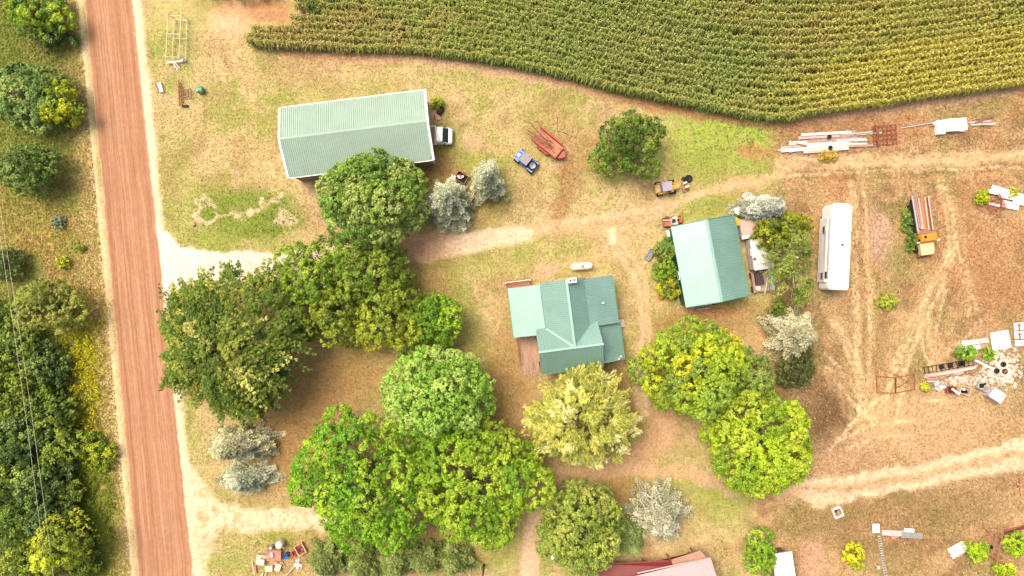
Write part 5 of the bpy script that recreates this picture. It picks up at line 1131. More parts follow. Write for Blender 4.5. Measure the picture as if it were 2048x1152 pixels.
for (x, y, r, lb) in ((1517, 577, 20, 'crumpled white sack at the tail of the weathered wagon'), (1531, 574, 80, 'narrow white board bundle along the wagon east side')):
    t2 = thing('sack' if r == 20 else 'board', lb, 'sack' if r == 20 else 'board', x, y, r, .8, zb=.62)
    (MB().lathe((0, 0, 0), [(.3, 0), (.38, .1), (.3, .25), (.12, .3)], 9).build('cloth', mat('off_white_cloth', (236, 224, 208), .8, var=.1), t2) if r == 20 else MB().box((.2, 0, .3), (1.9, .14, .06)).build('plank', CONC, t2))
t = thing('tin_sheet', 'narrow green tin strip leaning beside the old wagon', 'sheet', 1542, 560, 98, .3)
m = MB(); panel(m, [(-1.2, -.28, .35), (1.2, -.28, .35), (1.2, .28, .12), (-1.2, .28, .12)], (1, 0, 0), rib=.14); m.build('sheet', GREENROOF, t); MB().box((0, .2, .06), (2.2, .1, .12)).build('batten', DARKGREEN, t)

# old orange truck full of lumber
t = thing('flatbed_truck', 'derelict orange truck with a cream hood and timber load in the hay field', 'truck', 1848, 449, -82, 1.2)
ORG = mat('orange_paint', (244, 160, 48), .5, var=.12, scale=4, rgb2=(206, 104, 48), thr=.6); CRM = mat('bleached_hood', (252, 226, 168), .5, var=.06, scale=3, rgb2=(236, 178, 96), thr=.68)
MB().box((-1.1, 0, .85), (3.9, 2.05, .08)).build('bed_floor', mat('orange_bed', (228, 130, 62), .8, var=.2, scale=3), t)
m = MB().box((-1.1, -1.0, 1.05), (3.9, .12, .4)); m.build('side_wall', mat('bluish_black_steel', (44, 46, 60), .6), t); MB().box((-1.1, 1.0, 1.05), (3.9, .1, .4)).build('side_wall', RUST, t)
MB().box((.95, 0, 1.2), (.16, 2.1, .7)).build('headboard', mat('grey_steel_frame', (160, 146, 150), .6, var=.2), t)
body_mesh([(1.1, .95, .6, 1.85, .8), (1.3, .98, .6, 1.98, .85), (1.95, .98, .6, 1.95, .82), (2.15, .95, .6, 1.4, .85)], 'cab', ORG, t)
body_mesh([(2.1, .82, .6, 1.32, .8), (2.9, .8, .6, 1.28, .78), (3.5, .74, .6, 1.2, .72), (3.56, .7, .65, 1.12, .68)], 'hood', CRM, t)
MB().box((1.75, -1.0, 1.55), (.3, .04, .35)).build('side_window', DARK, t); MB().box((1.45, -.5, 1.96), (.3, .28, .05)).build('roof_hole', DARK, t)
MB().box((2.0, 1.15, 1.6), (.12, .35, .14), rz=30).build('mirror', WHITE, t); MB().box((2.0, -1.12, 1.5), (.12, .3, .14)).build('mirror', WHITE, t)
MB().box((3.62, 0, .62), (.12, 1.8, .2)).build('bumper', RUST, t)
for x in (2.75, -.4, -2.1):
    for s in (-1, 1): wheel(t, (x, s*.9, .42), .42, .26, rim=RUST)
wood = [mat('silver_timber', (206, 190, 180), .9, var=.18, scale=6, stretch=(.3, 3, 1)), mat('pinkish_timber', (196, 156, 138), .9, var=.2, scale=6), mat('pale_timber', (226, 212, 196), .9, var=.12, scale=6)]
for k, (y, w_, x0, x1, z, r) in enumerate([(-.86, .17, -3.5, .8, 1.2, 1.5), (-.62, .16, -3.9, .3, 1.22, 2), (-.36, .15, -3.2, .5, 1.12, 3), (-.12, .2, -3.1, .55, 1.05, 1), (.1, .1, -3.0, .6, 1.0, 0), (.55, .12, -3.1, .7, 1.0, -1), (.84, .15, -3.15, .8, 1.3, 0), (-.48, .12, -3.8, .0, 1.36, 3)]):
    m = MB().box(((x0+x1)/2, 0, .06), (x1-x0, w_, .12)); o = m.build('timber_beam', wood[k % 3], None)
    o.location = t.matrix_basis @ Vector((0, y, z)); o.location = Vector(t.location)+Matrix.Rotation(math.radians(-82), 3, 'Z') @ Vector((0, y, z)); o.rotation_euler = (0, 0, math.radians(-82+r))
    tag(o, 'long weathered timber stacked lengthwise on the orange truck bed', 'timber', 'timbers loaded on the orange truck')
t = thing('rusty_pump', 'small rusty red engine part lying west of the orange truck bed', 'engine', 1818, 425, 20, .2)
MB().box((0, 0, .25), (.5, .4, .5), bev=.06).build('block', RUST, t); MB().lathe((0, 0, .5), [(.12, 0), (.15, .1), (.06, .14)], 12).build('flywheel', RUST, t)

# riding mower and its cart
t = thing('garden_cart', 'brown open cart with a board across it beside the riding mower', 'cart', 1334.5, 444, 2, .4)
MB().box((0, 0, .35), (.95, .95, .05)).build('floor', RUSTP, t)
for s in (-1, 1): MB().box((0, s*.5, .52), (1.05, .05, .34)).build('side_wall', RUSTW, t); MB().box((s*.5, 0, .52), (.05, .95, .34)).build('end_wall', RUSTW, t); wheel(t, (0, s*.6, .2), .2, .12)
MB().box((0, .18, .72), (1.1, .08, .05)).build('crossbar', CONC, t)
t = thing('riding_mower', 'orange and white riding mower at the workshop north west corner', 'mower', 1353, 441, 8, .5)
MB().box((.45, 0, .5), (.55, .75, .4), bev=.12, tx=.8).build('hood', mat('mower_orange', (226, 112, 40), .45), t); MB().box((-.25, 0, .42), (.85, .95, .3), bev=.06).build('body', mat('mower_white', (244, 226, 214), .5), t)
MB().box((-.35, 0, .68), (.4, .42, .12), bev=.03).build('seat', BLACK, t); MB().lathe((.12, 0, .85), [(.13, 0), (.15, .02), (.13, .04)], 12).build('steering_wheel', BLACK, t)
for x, r in ((-.45, .24), (.5, .17)):
    for s in (-1, 1): wheel(t, (x, s*.45, r), r, .16)
# ------------------------------------------------------------------ small objects and scrap
def simple(name, label, cat, px, py, rot, parts, group=None, z=0.0, zb=0.0):
    """parts: list of (part name, MB, material)"""
    t = thing(name, label, cat, px, py, rot, z, group, zb)
    for p in parts: p[1].build(p[0], p[2], t, len(p) > 3)
    return t
def single(name, label, cat, px, py, rot, mb, m, group=None, z=0.0, zb=0.0, smooth=False):
    o = mb.build(name, m, None, smooth); x, y = G(px, py, z); o.location = (x, y, zb); o.rotation_euler = (0, 0, math.radians(rot)); return tag(o, label, cat, group)
CREAM = mat('cream_tank_paint', (255, 248, 226), .4, var=.03); WHT2 = mat('bleached_white_sheet', (252, 246, 240), .6, var=.06, scale=4, rgb2=(226, 204, 188), thr=.68)
GREENP = mat('green_tank_paint', (112, 176, 126), .45, var=.1); BLUEP = mat('blue_barrel', (58, 130, 186), .45, var=.08); REDP = mat('red_tub', (206, 52, 48), .5)
SILV = mat('silver_wood', (206, 190, 180), .9); PALET = mat('pale_timber', (226, 212, 196), .9); PLY = mat('orange_plywood', (214, 142, 98), .85, var=.2, scale=4)
# propane tank
t = thing('propane_tank', 'cream propane tank with rounded ends north of the farmhouse', 'tank', 1163.5, 532.5, 4.5, .6)
pr = [(.03, -1.28), (.2, -1.25), (.34, -1.15), (.41, -1.0), (.425, -.8), (.425, .8), (.41, 1.0), (.34, 1.15), (.2, 1.25), (.03, 1.28)]
MB().lathe((0, 0, .62), pr, 24, 'X').build('tank', CREAM, t, True); MB().lathe((.05, 0, 1.0), [(.17, 0), (.17, .12), (.12, .17)], 16).build('valve_cover', mat('tan_cap', (196, 150, 130), .6), t)
for x in (-.8, .8): MB().box((x, 0, .14), (.12, .7, .3)).build('foot', METAL, t)
# grey trough
t = thing('water_trough', 'grey metal trough standing on the grass west of the workshop', 'trough', 1299, 509, 58, .3)
m = MB().box((0, 0, .18), (1.3, .55, .06)); 
for s in (-1, 1): m.box((0, s*.3, .38), (1.35, .05, .4)); m.box((s*.66, 0, .38), (.05, .55, .4))
m.build('basin', METAL, t); MB().box((0, 0, .32), (1.2, .5, .02)).build('lining', mat('bluish_grey', (150, 146, 152), .4), t)
t = thing('plywood_pallet', 'orange stained wooden pallet on the grass by the workshop shrubs', 'pallet', 1325.5, 592, 4, .1)
m = MB()
for k in range(6): m.box((0, -.45+.18*k, .12), (1.15, .13, .025))
m.build('slats', PLY, t); m = MB()
for x in (-.5, 0, .5): m.box((x, 0, .055), (.09, 1.05, .1))
m.build('bearer', PLY, t)
simple('white_board', 'white panel leaning on the north end of the workshop west wall', 'board', 1339, 469, 14, [('panel', MB().box((0, 0, 1.0), (.55, .95, .06), ry=-35), WHITE), ('frame', MB().box((-.05, 0, .95), (.5, 1.03, .04), ry=-35), METAL)], z=1.0)
simple('hopper', 'bright yellow hopper peeking out behind the workshop north east corner', 'hopper', 1473.5, 443, -30, [('hopper', MB().box((0, 0, 1.0), (.7, .6, .7), tx=1.3, ty=1.3), mat('hopper_yellow', (244, 206, 40), .45)), ('stand', MB().box((0, 0, .35), (.4, .4, .7)), BLACK)], z=1.2)
BUCK = mat('white_bucket', (240, 240, 244), .4)
for i, (x, y, m_, lb) in enumerate([(1414, 608.5, BUCK, 'white bucket beneath the workshop south eave, left one'), (1420.5, 606.5, BUCK, 'white bucket beneath the workshop south eave, next to the blue one'), (1426, 607.5, BLUEP, 'blue bucket beneath the workshop south eave')]):
    t = thing('bucket', lb, 'bucket', x, y, 0, .2, 'buckets at the workshop south wall'); MB().lathe((0, 0, 0), [(.13, 0), (.17, .34), (.18, .36), (.15, .36), (.12, .1)], 16).build('bucket', m_, t, True)
    MB().tube([(-.17, 0, .34), (-.1, .05, .44), (.1, .05, .44), (.17, 0, .34)], .012, 5).build('handle', METAL, t)
simple('plank_sheet', 'tan board leaning at the south west corner of the workshop', 'board', 1383, 611, 30, [('board', MB().box((0, 0, .12), (.95, .5, .05), ry=6), mat('tan_board', (222, 176, 134), .8)), ('batten', MB().box((0, 0, .05), (.1, .55, .06)), RUSTW)])
for k in range(3): single('plank', ['long plank on the ground nearest the workshop south wall', 'middle long plank on the ground by the workshop south wall', 'outermost long plank on the ground by the workshop south wall'][k], 'plank', 1400+4*k, 613+2.2*k, 10-k, MB().box((0, 0, .04), (1.9-.2*k, .12, .06)), [SILV, RUSTW, PALET][k], 'planks by the workshop south wall')

# end of barn
for x, y, r, l, lb in ((862, 210, -38, 1.5, 'tan board lying at the barn end nearest the yellow green bush'), (866.5, 221, 68, 1.7, 'tan board lying at the barn end beside the black barrel'), (858.5, 223, -60, 1.2, 'short tan board touching the barn end wall')):
    single('plank', lb, 'plank', x+3, y+3, r, MB().box((0, 0, .08), (l, .2, .06), ry=3), mat('tan_board', (222, 176, 134), .8), 'boards at the barn end')
t = thing('barrel', 'black barrel lying on its side near the barn end', 'barrel', 881, 221.5, 62, .3); MB().lathe((-.48, 0, .3), [(.26, 0), (.3, .02), (.3, .3), (.31, .32), (.3, .34), (.3, .62), (.31, .64), (.3, .66), (.3, .94), (.26, .96)], 20, 'X').build('drum', BLACK, t, True); MB().lathe((.47, .1, .38), [(.05, 0), (.05, .04)], 10, 'X').build('bung', METAL, t)
t = thing('seed_bag', 'red and white striped bag lying beside the black barrel', 'bag', 875, 233, 22, .1)
b = MB().box((0, 0, .1), (.55, .9, .18), bev=.06); b.build('bag', mat('white_bag', (240, 214, 206), .6), t)
for k in range(4): MB().box((0, -.33+.22*k, .195), (.5, .1, .012), rz=4).build('stripe', mat('coral_stripe', (236, 112, 104), .6), t)
# cart between the spruces
t = thing('yard_cart', 'rusty orange cart full of dark junk between the two silver spruces', 'cart', 923, 355, -32, .5)
MB().box((0, 0, .3), (1.3, 1.0, .06)).build('floor', DARK, t)
for s in (-1, 1): MB().box((0, s*.52, .5), (1.4, .05, .4)).build('side_wall', PLY, t); MB().box((s*.68, 0, .5), (.05, 1.0, .4)).build('end_wall', PLY, t); wheel(t, (0, s*.62, .22), .22, .12)
random.seed(9)
for k in range(7): t.name; MB().box((random.uniform(-.45, .45), random.uniform(-.3, .3), .42+.05*k), (random.uniform(.15, .4), random.uniform(.1, .3), .12), rz=random.uniform(0, 90), bev=.02).build('junk_piece', [WHITE, RUST, METAL, DARK, WHITE, RUSTP, METAL][k], t)
# rusty wire fence hoops near the trailer
def rod(name, label, cat, pts, r, m, group=None, n=5):
    o = MB().tube([(*G(p[0], p[1]), p[2]) for p in pts], r, n).build(name, m, None); return tag(o, label, cat, group)
rod('wire_panel', 'thin rusty bent rod on the grass east of the red trailer, left piece', 'rod', [(1115, 235, .05), (1114, 262, .05), (1136, 268, .05)], .022, RUST)
rod('wire_panel', 'thin rusty bent rod on the grass east of the red trailer, right piece', 'rod', [(1117, 262, .05), (1151, 276, .05), (1158, 255, .08), (1168, 258, .05)], .022, RUST)

# hay rack frame, top left
t = thing('hay_rack', 'long white steel rack frame standing on the lawn near the top of the road', 'rack', 356, 76, -2.5, .7)
RK = mat('creamy_white_steel', (244, 228, 200), .55, var=.06)
m = MB()
for x, z in ((-.75, 1.7), (.75, 1.7)): m.tube([(x-.05, -2.7, z), (x, 2.65, z)], .05, 8)
for x, z in ((-.72, .35), (.8, .35)): m.tube([(x, -2.6, z), (x-.02, 2.5, z)], .035, 8)
m.build('rail', RK, t); m = MB()
for y in (-2.55, 0.1, 2.3): m.tube([(-.75, y, 1.66 if y < 2 else 1.5), (.75, y, 1.66 if y < 2 else 1.5)], .04, 6); m.tube([(-.72, y-.05, .35), (.8, y-.05, .35)], .035, 6)
for y in (-2.5, 2.4):
    for x in (-.74, .76): m.tube([(x, y, 0), (x, y, 1.7)], .035, 6)
m.build('crossbar', RK, t)
t = thing('drawbar_frame', 'white steel axle with a hitch lying at the foot of the long rack', 'axle', 352, 124, 6, .3)
MB().box((0, 0, .35), (2.2, .14, .14)).build('axle', WHITE, t); m = MB(); beam(m, (-.3, -.1, .35), (.1, -.95, .3), .08, .08); beam(m, (-.1, -.05, .33), (.35, -.8, .3), .07, .07); m.build('hitch', METAL, t)
MB().lathe((.9, .1, .3), [(.12, 0), (.2, .05), (.12, .3)], 12).build('hub', METAL, t)
t = thing('harrow', 'rusty brown harrow with a long toothed beam on the lawn by the road', 'implement', 363, 186, 2, .3)
m = MB(); m.box((-.25, 0, .35), (.1, 3.0, .1)); m.box((-.05, -.1, .35), (.08, 2.1, .08)); m.build('beam', RUST, t)
m = MB(); 
for y in (-.5, .35, .0): m.box((.55, y, .35), (1.3, .08, .08))
for x in (.2, .85, 1.2): m.box((x, -.1, .4), (.07, 1.0, .07))
m.build('frame', mat('brown_steel', (150, 108, 78), .8, var=.2), t)
for k in range(9): MB().tube([(-.5, -1.4+.35*k, .38), (0.05, -1.38+.35*k, .38), (.05, -1.36+.35*k, .0)], .02, 5).build('tooth', RUST, t)
MB().box((.3, -1.5, .2), (.7, .25, .2), bev=.05).build('weight', BLACK, t)
t = thing('water_tank', 'small green tank with a silver cap on the lawn near the road', 'tank', 400, 180, -5, .4)
MB().lathe((-.42, 0, .42), [(.2, 0), (.36, .05), (.4, .14), (.4, .72), (.36, .8), (.2, .85)], 22, 'X').build('tank', GREENP, t, True); MB().lathe((-.1, -.2, .72), [(.13, 0), (.13, .14), (.08, .17)], 14).build('cap', METAL, t, True)
for x in (-.28, .28): MB().box((x, 0, .06), (.1, .6, .14)).build('foot', BLACK, t)
t = thing('garden_bench', 'small white slatted bench on the lawn beside the gravel road', 'bench', 321.5, 175, 18, .3)
m = MB()
for k in range(3): m.box((-.18+.16*k, 0, .42), (.1, 1.15, .03))
m.build('seat', WHITE, t); MB().box((-.3, 0, .65), (.04, 1.15, .25)).build('backrest', mat('faded_grey_stripe', (170, 166, 170), .6), t)
for x in (-.22, .2):
    for y in (-.48, .48): MB().box((x, y, .2), (.05, .05, .4)).build('leg', BLACK, t)
single('tree_stump', 'small pale stump at the corner of the weed bed by the driveway', 'stump', 388, 449, 0, MB().lathe((0, 0, 0), [(.28, 0), (.22, .15), (.2, .3), (.02, .31)], 12), mat('stump_wood', (206, 160, 134), .9, var=.2))

# weathered lumber piles in the north east
random.seed(21)
specs = [(1646, 284, 138, 7.5, 3), (1690, 270, 150, 5.5, 4), (1640, 274, 90, 6, 3), (1672, 291, 120, 7, 1), (1695, 293, 110, 5, 3), (1625, 298, 130, 7, 3), (1655, 298, 80, 9, 2), (1615, 291, 110, 4, 5), (1600, 298, 76, 5, 4), (1668, 280, 110, 6, 4), (1702, 281, 60, 5, 3), (1640, 303, 70, 5, 4), (1715, 267, 60, 3, 5), (1650, 268, 100, 5, 4), (1680, 276, 70, 8, 2), (1662, 287, 80, 3, 3), (1575, 299, 40, 3, 6)]
for k, (px, py, ln, w_, r) in enumerate(specs):
    single('timber_beam', 'weathered pale board in the heap of lumber below the corn', 'timber', px, py, r+random.uniform(-1, 1), MB().box((0, 0, .05), (ln/17., w_/17., .08)), [WHT2, PALET, SILV, WHT2, mat('pinkish_timber', (196, 156, 138), .9)][k % 5], 'boards in the lumber heap below the corn', zb=.03+.035*(k % 7))
for x, y, lb in ((1655, 275, 'black crumpled bucket on the upper boards of the lumber heap'), (1657, 297, 'black crumpled bucket on the lower boards of the lumber heap')): single('bucket', lb, 'bucket', x, y, 20, MB().lathe((0, 0, 0), [(.2, 0), (.26, .2), (.22, .24), (.15, .1)], 9), BLACK, zb=.32)
# rusty spring tooth frame
t = thing('disc_harrow', 'rusty tangled steel harrow between the lumber heap and the white sheets', 'implement', 1769, 270, 4, .2)
m = MB()
for k in range(5): m.box((0, -1.1+.55*k, .3), (2.9, .07, .07), rz=random.uniform(-3, 3))
for k in range(6): m.box((-1.3+.52*k, 0, .36), (.06, 2.3, .06), rz=random.uniform(-5, 5))
m.box((-1.0, 0, .42), (.12, 2.6, .1), rz=4); m.build('frame', RUST, t)
for k in range(30):
    x, y = random.uniform(-1.4, 1.4), random.uniform(-1.1, 1.1); MB().tube([(x, y, .34), (x+random.uniform(-.2, .3), y+random.uniform(-.2, .2), .45), (x+random.uniform(-.1, .2), y+.1, .02)], .02, 4).build('tine', RUSTP if k % 2 else RUST, t)
rod('steel_pole', 'long pale pole pointing at the white sheets from the west', 'pole', [(1800, 257, .12), (1868, 245.5, .2)], .07, PALET); rod('steel_pole', 'thin pale rail lying along the long pale pole', 'pole', [(1804, 253, .1), (1866, 242, .1)], .035, SILV)
t = thing('boat_trailer_box', 'white box with a short white cover lying in the brown field', 'box', 1912, 249.5, 4, .6)
MB().box((0, 0, .4), (2.45, 1.45, .7), bev=.03).build('box', WHITEG, t); MB().box((-1.75, -.15, .35), (.95, 1.65, .6), bev=.04).build('cover', WHITEG, t); MB().box((.85, -.75, .3), (.6, .15, .4)).build('flap', WHITE, t); MB().box((-2.35, .4, .3), (.5, .35, .3), rz=30).build('nose', PALET, t)
for k, (px, py, ln, r) in enumerate([(1962, 238, 38, 14), (1958, 244, 46, 4), (1964, 249, 50, 3), (1966, 240, 40, 22), (1972, 250, 24, 0)]):
    single('plank', ['brown plank on the north side of the bundle east of the white box', 'long grey plank in the middle of the bundle east of the white box', 'long pale plank on the south side of the bundle east of the white box', 'brown plank lying askew over the bundle east of the white box', 'short grey plank at the far east end of the bundle'][k], 'plank', px, py, r, MB().box((0, 0, .05), (ln/17., .22, .07)), [mat('brown_steel', (150, 108, 78), .8), SILV, PALET][k % 3], 'planks in the bundle east of the white box', zb=.04+.05*k)

# white scrap sheets with a rusty frame, far right
for k, (px, py, a, b, r, z) in enumerate([(2007, 384, 62, 9, -17, .5), (2000, 389, 60, 8, -12, .42), (2018, 394, 52, 13, -14, .34), (2034, 402, 26, 16, -14, .45), (2018, 411, 34, 14, -12, .25), (1984, 409, 28, 5, -12, .18), (2030, 396, 30, 14, -10, .55)]):
    single('metal_sheet', ['topmost long narrow white sheet in the scrap stack, on its far north side', 'long narrow white sheet just below the topmost one in the scrap stack', 'widest white sheet in the middle of the scrap stack', 'short white sheet at the eastern end of the scrap stack', 'lowest white sheet at the south edge of the scrap stack', 'thin white strip at the western foot of the scrap stack, by the sapling', 'half length white sheet lying over the middle of the scrap stack'][k], 'sheet', px, py, r, MB().box((0, 0, 0), (a/17., b/17., .05), rx=random.uniform(-4, 4)), WHT2 if k % 3 else WHITEG, 'white sheets stacked at the right edge', zb=z)
t = thing('scrap_rack', 'faded red steel frame lying across the white scrap sheets', 'frame', 1993, 408, -62, .8, zb=.55)
m = MB()
for y in (-.9, -.72, .75, .95): m.box((.0, y, .1), (1.9, .07, .06), rz=random.uniform(-2, 2))
for x in (-.6, 0, .5): m.box((x, 0, .14), (.06, 1.9, .06))
m.build('frame', mat('faded_red_steel', (186, 84, 78), .7, var=.2), t)
rod('steel_rod', 'thin rusty rod frame reaching out of the white scrap sheets to the left', 'rod', [(1950, 414, .1), (1954, 403, .3), (1980, 407, .4), (1966, 424, .1), (1946, 414, .1)], .03, RUSTP)

# rubble yard in the south east
t = thing('gate_frame', 'rusty rectangular gate frame with a triangular brace lying in dry grass', 'gate', 1790, 767, 0, .2)
def gp(a, b): x, y = G(a, b); return (x-t.location.x, y-t.location.y)
m = MB()
for a, b in (((1752, 752), (1753, 785)), ((1752, 752), (1790, 755)), ((1753, 785), (1790, 786)), ((1790, 786), (1828, 778)), ((1828, 778), (1827, 748)), ((1827, 748), (1790, 755))):
    p, q = gp(*a), gp(*b); beam(m, (*p, .12), (*q, .12), .08, .08)
m.build('frame', RUST, t); m = MB(); p, q = gp(1789.5, 755), gp(1789.5, 786); beam(m, (*p, .2), (*q, .2), .12, .1); m.build('middle_bar', mat('dark_rust', (110, 62, 50), .9), t)
m = MB(); p, q, r_ = gp(1785, 747), gp(1813, 763), gp(1788, 776); beam(m, (*p, .26), (*q, .26), .06, .06); beam(m, (*q, .26), (*r_, .26), .06, .06); m.build('brace', RUST, t)
# black rail with loops
t = thing('feed_rail', 'black steel feed rail with square loops along a pale beam', 'rail', 1897, 732, 9.5, .2)
m = MB(); m.box((0, .35, .3), (5.9, .05, .08)); m.box((0, -.4, .2), (5.9, .05, .05))
for k in range(13): m.box((-2.9+.48*k, 0, .28), (.05, .85, .05), rz=random.uniform(-12, 12))
m.build('rail', BLACK, t)
for x in (-.9, .1, 1.3, 1.6): MB().box((x, .05, .38), (.5, .5, .1), rz=random.uniform(-20, 20), bev=.03).build('loop', DARK, t)
SLAB = mat('pink_weathered_beam', (206, 160, 148), .9, var=.2, scale=5, rgb2=(160, 110, 96), thr=.58)
for k, (px, py, ln, r, m_, lb) in enumerate([(1900, 740, 108, 10, SLAB, 'long pinkish beam lying under the black feed rail'), (1899, 744, 104, 10.5, PALET, 'long pale board against the pinkish beam'), (1862, 752, 26, 3, SLAB, 'short board at the west end of the beams, upper'), (1864, 757, 26, 2, SLAB, 'short board at the west end of the beams, middle'), (1863, 762, 24, 1, PALET, 'short board at the west end of the beams, lower')]):
    single('timber_beam', lb, 'timber', px, py, r, MB().box((0, 0, .1), (ln/17., .28 if k < 2 else .17, .16)), m_, zb=.04*k)
single('white_pole', 'bright white pole lying diagonally from the black rail into the rubble', 'pole', 1969, 731, -26, MB().box((0, 0, .3), (2.9, .22, .12)), WHITEG)
# rubble
def rubble():
    rng = np.random.RandomState(5); m = MB()
    for k in range(620):
        if k < 400: px, py = rng.normal(2003, 17), rng.normal(738, 21)
        else: px, py = rng.normal(1935, 26), rng.normal(756, 7)
        if px < 1880 or abs(px-2003) > 40 and k < 400 or abs(py-738) > 44: continue
        x, y = G(px, py); h = max(.02, .55*math.exp(-((px-2003)/24)**2-((py-738)/26)**2)) if k < 400 else .05
        s = rng.uniform(.1, .38); m.box((x, y, h*rng.uniform(.6, 1.1)), (s*rng.uniform(.8, 1.8), s, s*.5), rz=rng.uniform(0, 180), rx=rng.uniform(-35, 35), ry=rng.uniform(-35, 35), tx=rng.uniform(.6, 1), ty=rng.uniform(.6, 1))
    o = m.build('rubble_pile', mat('rubble_stone', (240, 222, 202), .9, var=.14, scale=1.2, rgb2=(206, 160, 130), thr=.6, detail=2), None); tag(o, 'pile of broken pale concrete and stone chunks in the scrap yard', 'rubble', kind='stuff')
rubble()
TY = [(2008, 729, 'black tyre on top of the rubble pile, upper right one'), (2011, 743, 'tyre with a rusty rim on the rubble pile'), (1995, 742, 'dark tyre half buried at the west of the rubble pile')]
for i, (x, y, lb) in enumerate(TY):
    t = thing('tyre', lb, 'tyre', x, y, 0, .7, 'tyres on the rubble pile', zb=.5); MB().lathe((0, 0, 0), [(.22, 0), (.3, .03), (.32, .1), (.3, .18), (.22, .2), (.19, .1), (.22, 0)], 18).build('tread', BLACK, t, True)
    MB().lathe((0, 0, 0), [(.18, .04), (.18, .14), (.06, .1), (.05, .16)], 12).build('rim', RUST if i == 1 else DARK, t)
# white block row, sheet, pieces at the edge
t = thing('block_row', 'long row of whitish panels behind the bright green bush', 'panel', 1947, 690, 7.5, .3)
for k in range(3): MB().box((-.85+1.05*k, .35, .3), (1.0, .6, .22), bev=.02).build('panel', [WHT2, mat('pinkish_white_panel', (240, 222, 212), .7, var=.06), CONC][k], t)
for k in range(4): MB().box((-1.55+.93*k, -.3, .25), (.9, .55, .2), bev=.02).build('panel', [METAL, WHT2, WHT2, mat('salmon_stone', (222, 160, 140), .8)][k], t)
t = thing('roofing_sheet', 'large square bright white panel lying north of the rubble', 'panel', 2001, 681, 10, .2)
MB().box((0, .55, .2), (2.15, 1.05, .08)).build('sheet', WHITEG, t); MB().box((0, -.52, .2), (2.2, 1.02, .08)).build('sheet', WHITEG, t); MB().box((0, 0, .1), (2.0, 2.0, .08)).build('backing', METAL, t)
t = thing('scrap_gate', 'white painted frame with rusty bars cut off by the right edge', 'frame', 2041, 670, 4, .3)
for k, (y, h_) in enumerate(((1.0, .9), (0, .9), (-.95, .7))): MB().box((.1, y, .2), (1.5, h_, .14), bev=.02).build('panel', WHT2, t)
for y in (.95, -.1): MB().box((-.1, y, .32), (.12, .8, .1)).build('bar', mat('faded_red_steel', (186, 84, 78), .7), t); MB().box((-.05, y+.2, .34), (.6, .08, .08)).build('bar', mat('faded_red_steel', (186, 84, 78), .7), t)
# crates and boxes
def crate(name, label, cat, px, py, rot, sx, sy, h, wall, inside, junk=(), lid=False):
    t = thing(name, label, cat, px, py, rot, h*.6)
    w_ = .08
    for s in (-1, 1): MB().box((0, s*(sy/2-w_/2), h/2), (sx, w_, h)).build('side_wall', wall, t); MB().box((s*(sx/2-w_/2), 0, h/2), (w_, sy-2*w_, h)).build('end_wall', wall, t)
    MB().box((0, 0, .05), (sx-2*w_-.01, sy-2*w_-.01, .08)).build('floor', inside, t)
    for k, (x, y, a, b, hh, r, m_) in enumerate(junk): MB().box((x, y, .1+hh/2), (a, b, hh), rz=r, bev=min(a, b, hh)*.2).build('content', m_, t)
    return t
crate('metal_crate', 'rust red metal crate with a white pipe sticking out in the scrap yard', 'crate', 1902, 780, -8, 1.1, .85, .5, RUST, DARK)
single('white_pipe', 'white cylinder poking out of the rust red crate', 'pipe', 1906, 782, -38, MB().lathe((-.55, 0, .5), [(.1, 0), (.14, .05), (.14, 1.05), (.1, 1.1)], 12, 'X'), WHITE)
crate('metal_crate', 'cream square crate full of scrap in the scrap yard', 'crate', 1929, 781, -18, 1.25, 1.0, .5, mat('cream_crate', (244, 206, 164), .7, var=.1), METAL, [(-.2, .1, .3, .25, .4, 20, WHITE), (.2, -.1, .25, .3, .4, 60, DARK), (.25, .2, .25, .2, .42, 10, METAL), (-.1, -.2, .25, .2, .35, 40, DARK)])
t = thing('scrap_appliance', 'grey dismantled appliance lying south west of the rubble', 'appliance', 1961, 771, -20, .3)
MB().box((0, 0, .25), (.85, .9, .45), bev=.05).build('case', METAL, t); MB().box((0, 0, .49), (.5, .5, .06), rz=20).build('opening', DARK, t); MB().box((.25, .3, .52), (.3, .2, .1), rz=50).build('bracket', BLACK, t)
t = thing('scrap_heap', 'small heap of whitish scrap left of the rust red crate', 'scrap', 1876, 774, -15, .2)
for k in range(9): MB().box((random.uniform(-.7, .8), random.uniform(-.4, .4), .12+.03*k), (random.uniform(.4, .9), random.uniform(.15, .4), .1), rz=random.uniform(-60, 60), bev=.02).build('scrap_piece', [WHT2, METAL, WHT2][k % 3], t)
t = thing('white_cabinet', 'white box like cabinet standing tilted south of the rubble', 'cabinet', 1995, 791, -33, 1.3)
MB().box((0, 0, .65), (1.55, 1.15, 1.3), bev=.03).build('case', mat('lilac_white', (226, 214, 222), .5), t); MB().box((0, 0, 1.33), (1.6, 1.2, .05)).build('lid', WHITEG, t); MB().box((-.95, -.1, .5), (.5, .06, .8), rz=50).build('door', mat('lilac_white', (226, 214, 222)), t); MB().box((-.9, .2, .6), (.04, .04, .3)).build('handle', METAL, t)
for x, y, s, lb in ((2027, 774, .45, 'pale stone lying right of the scrap yard cabinet'), (1964, 820, .3, 'pale stone in the grass below the white cabinet'), (1700, 1083, .0, '')):
    if s: single('boulder', lb, 'stone', x, y, 20, MB().box((0, 0, s*.25), (s*1.3, s, s*.5), bev=s*.15, tx=.7, ty=.7), CONC)
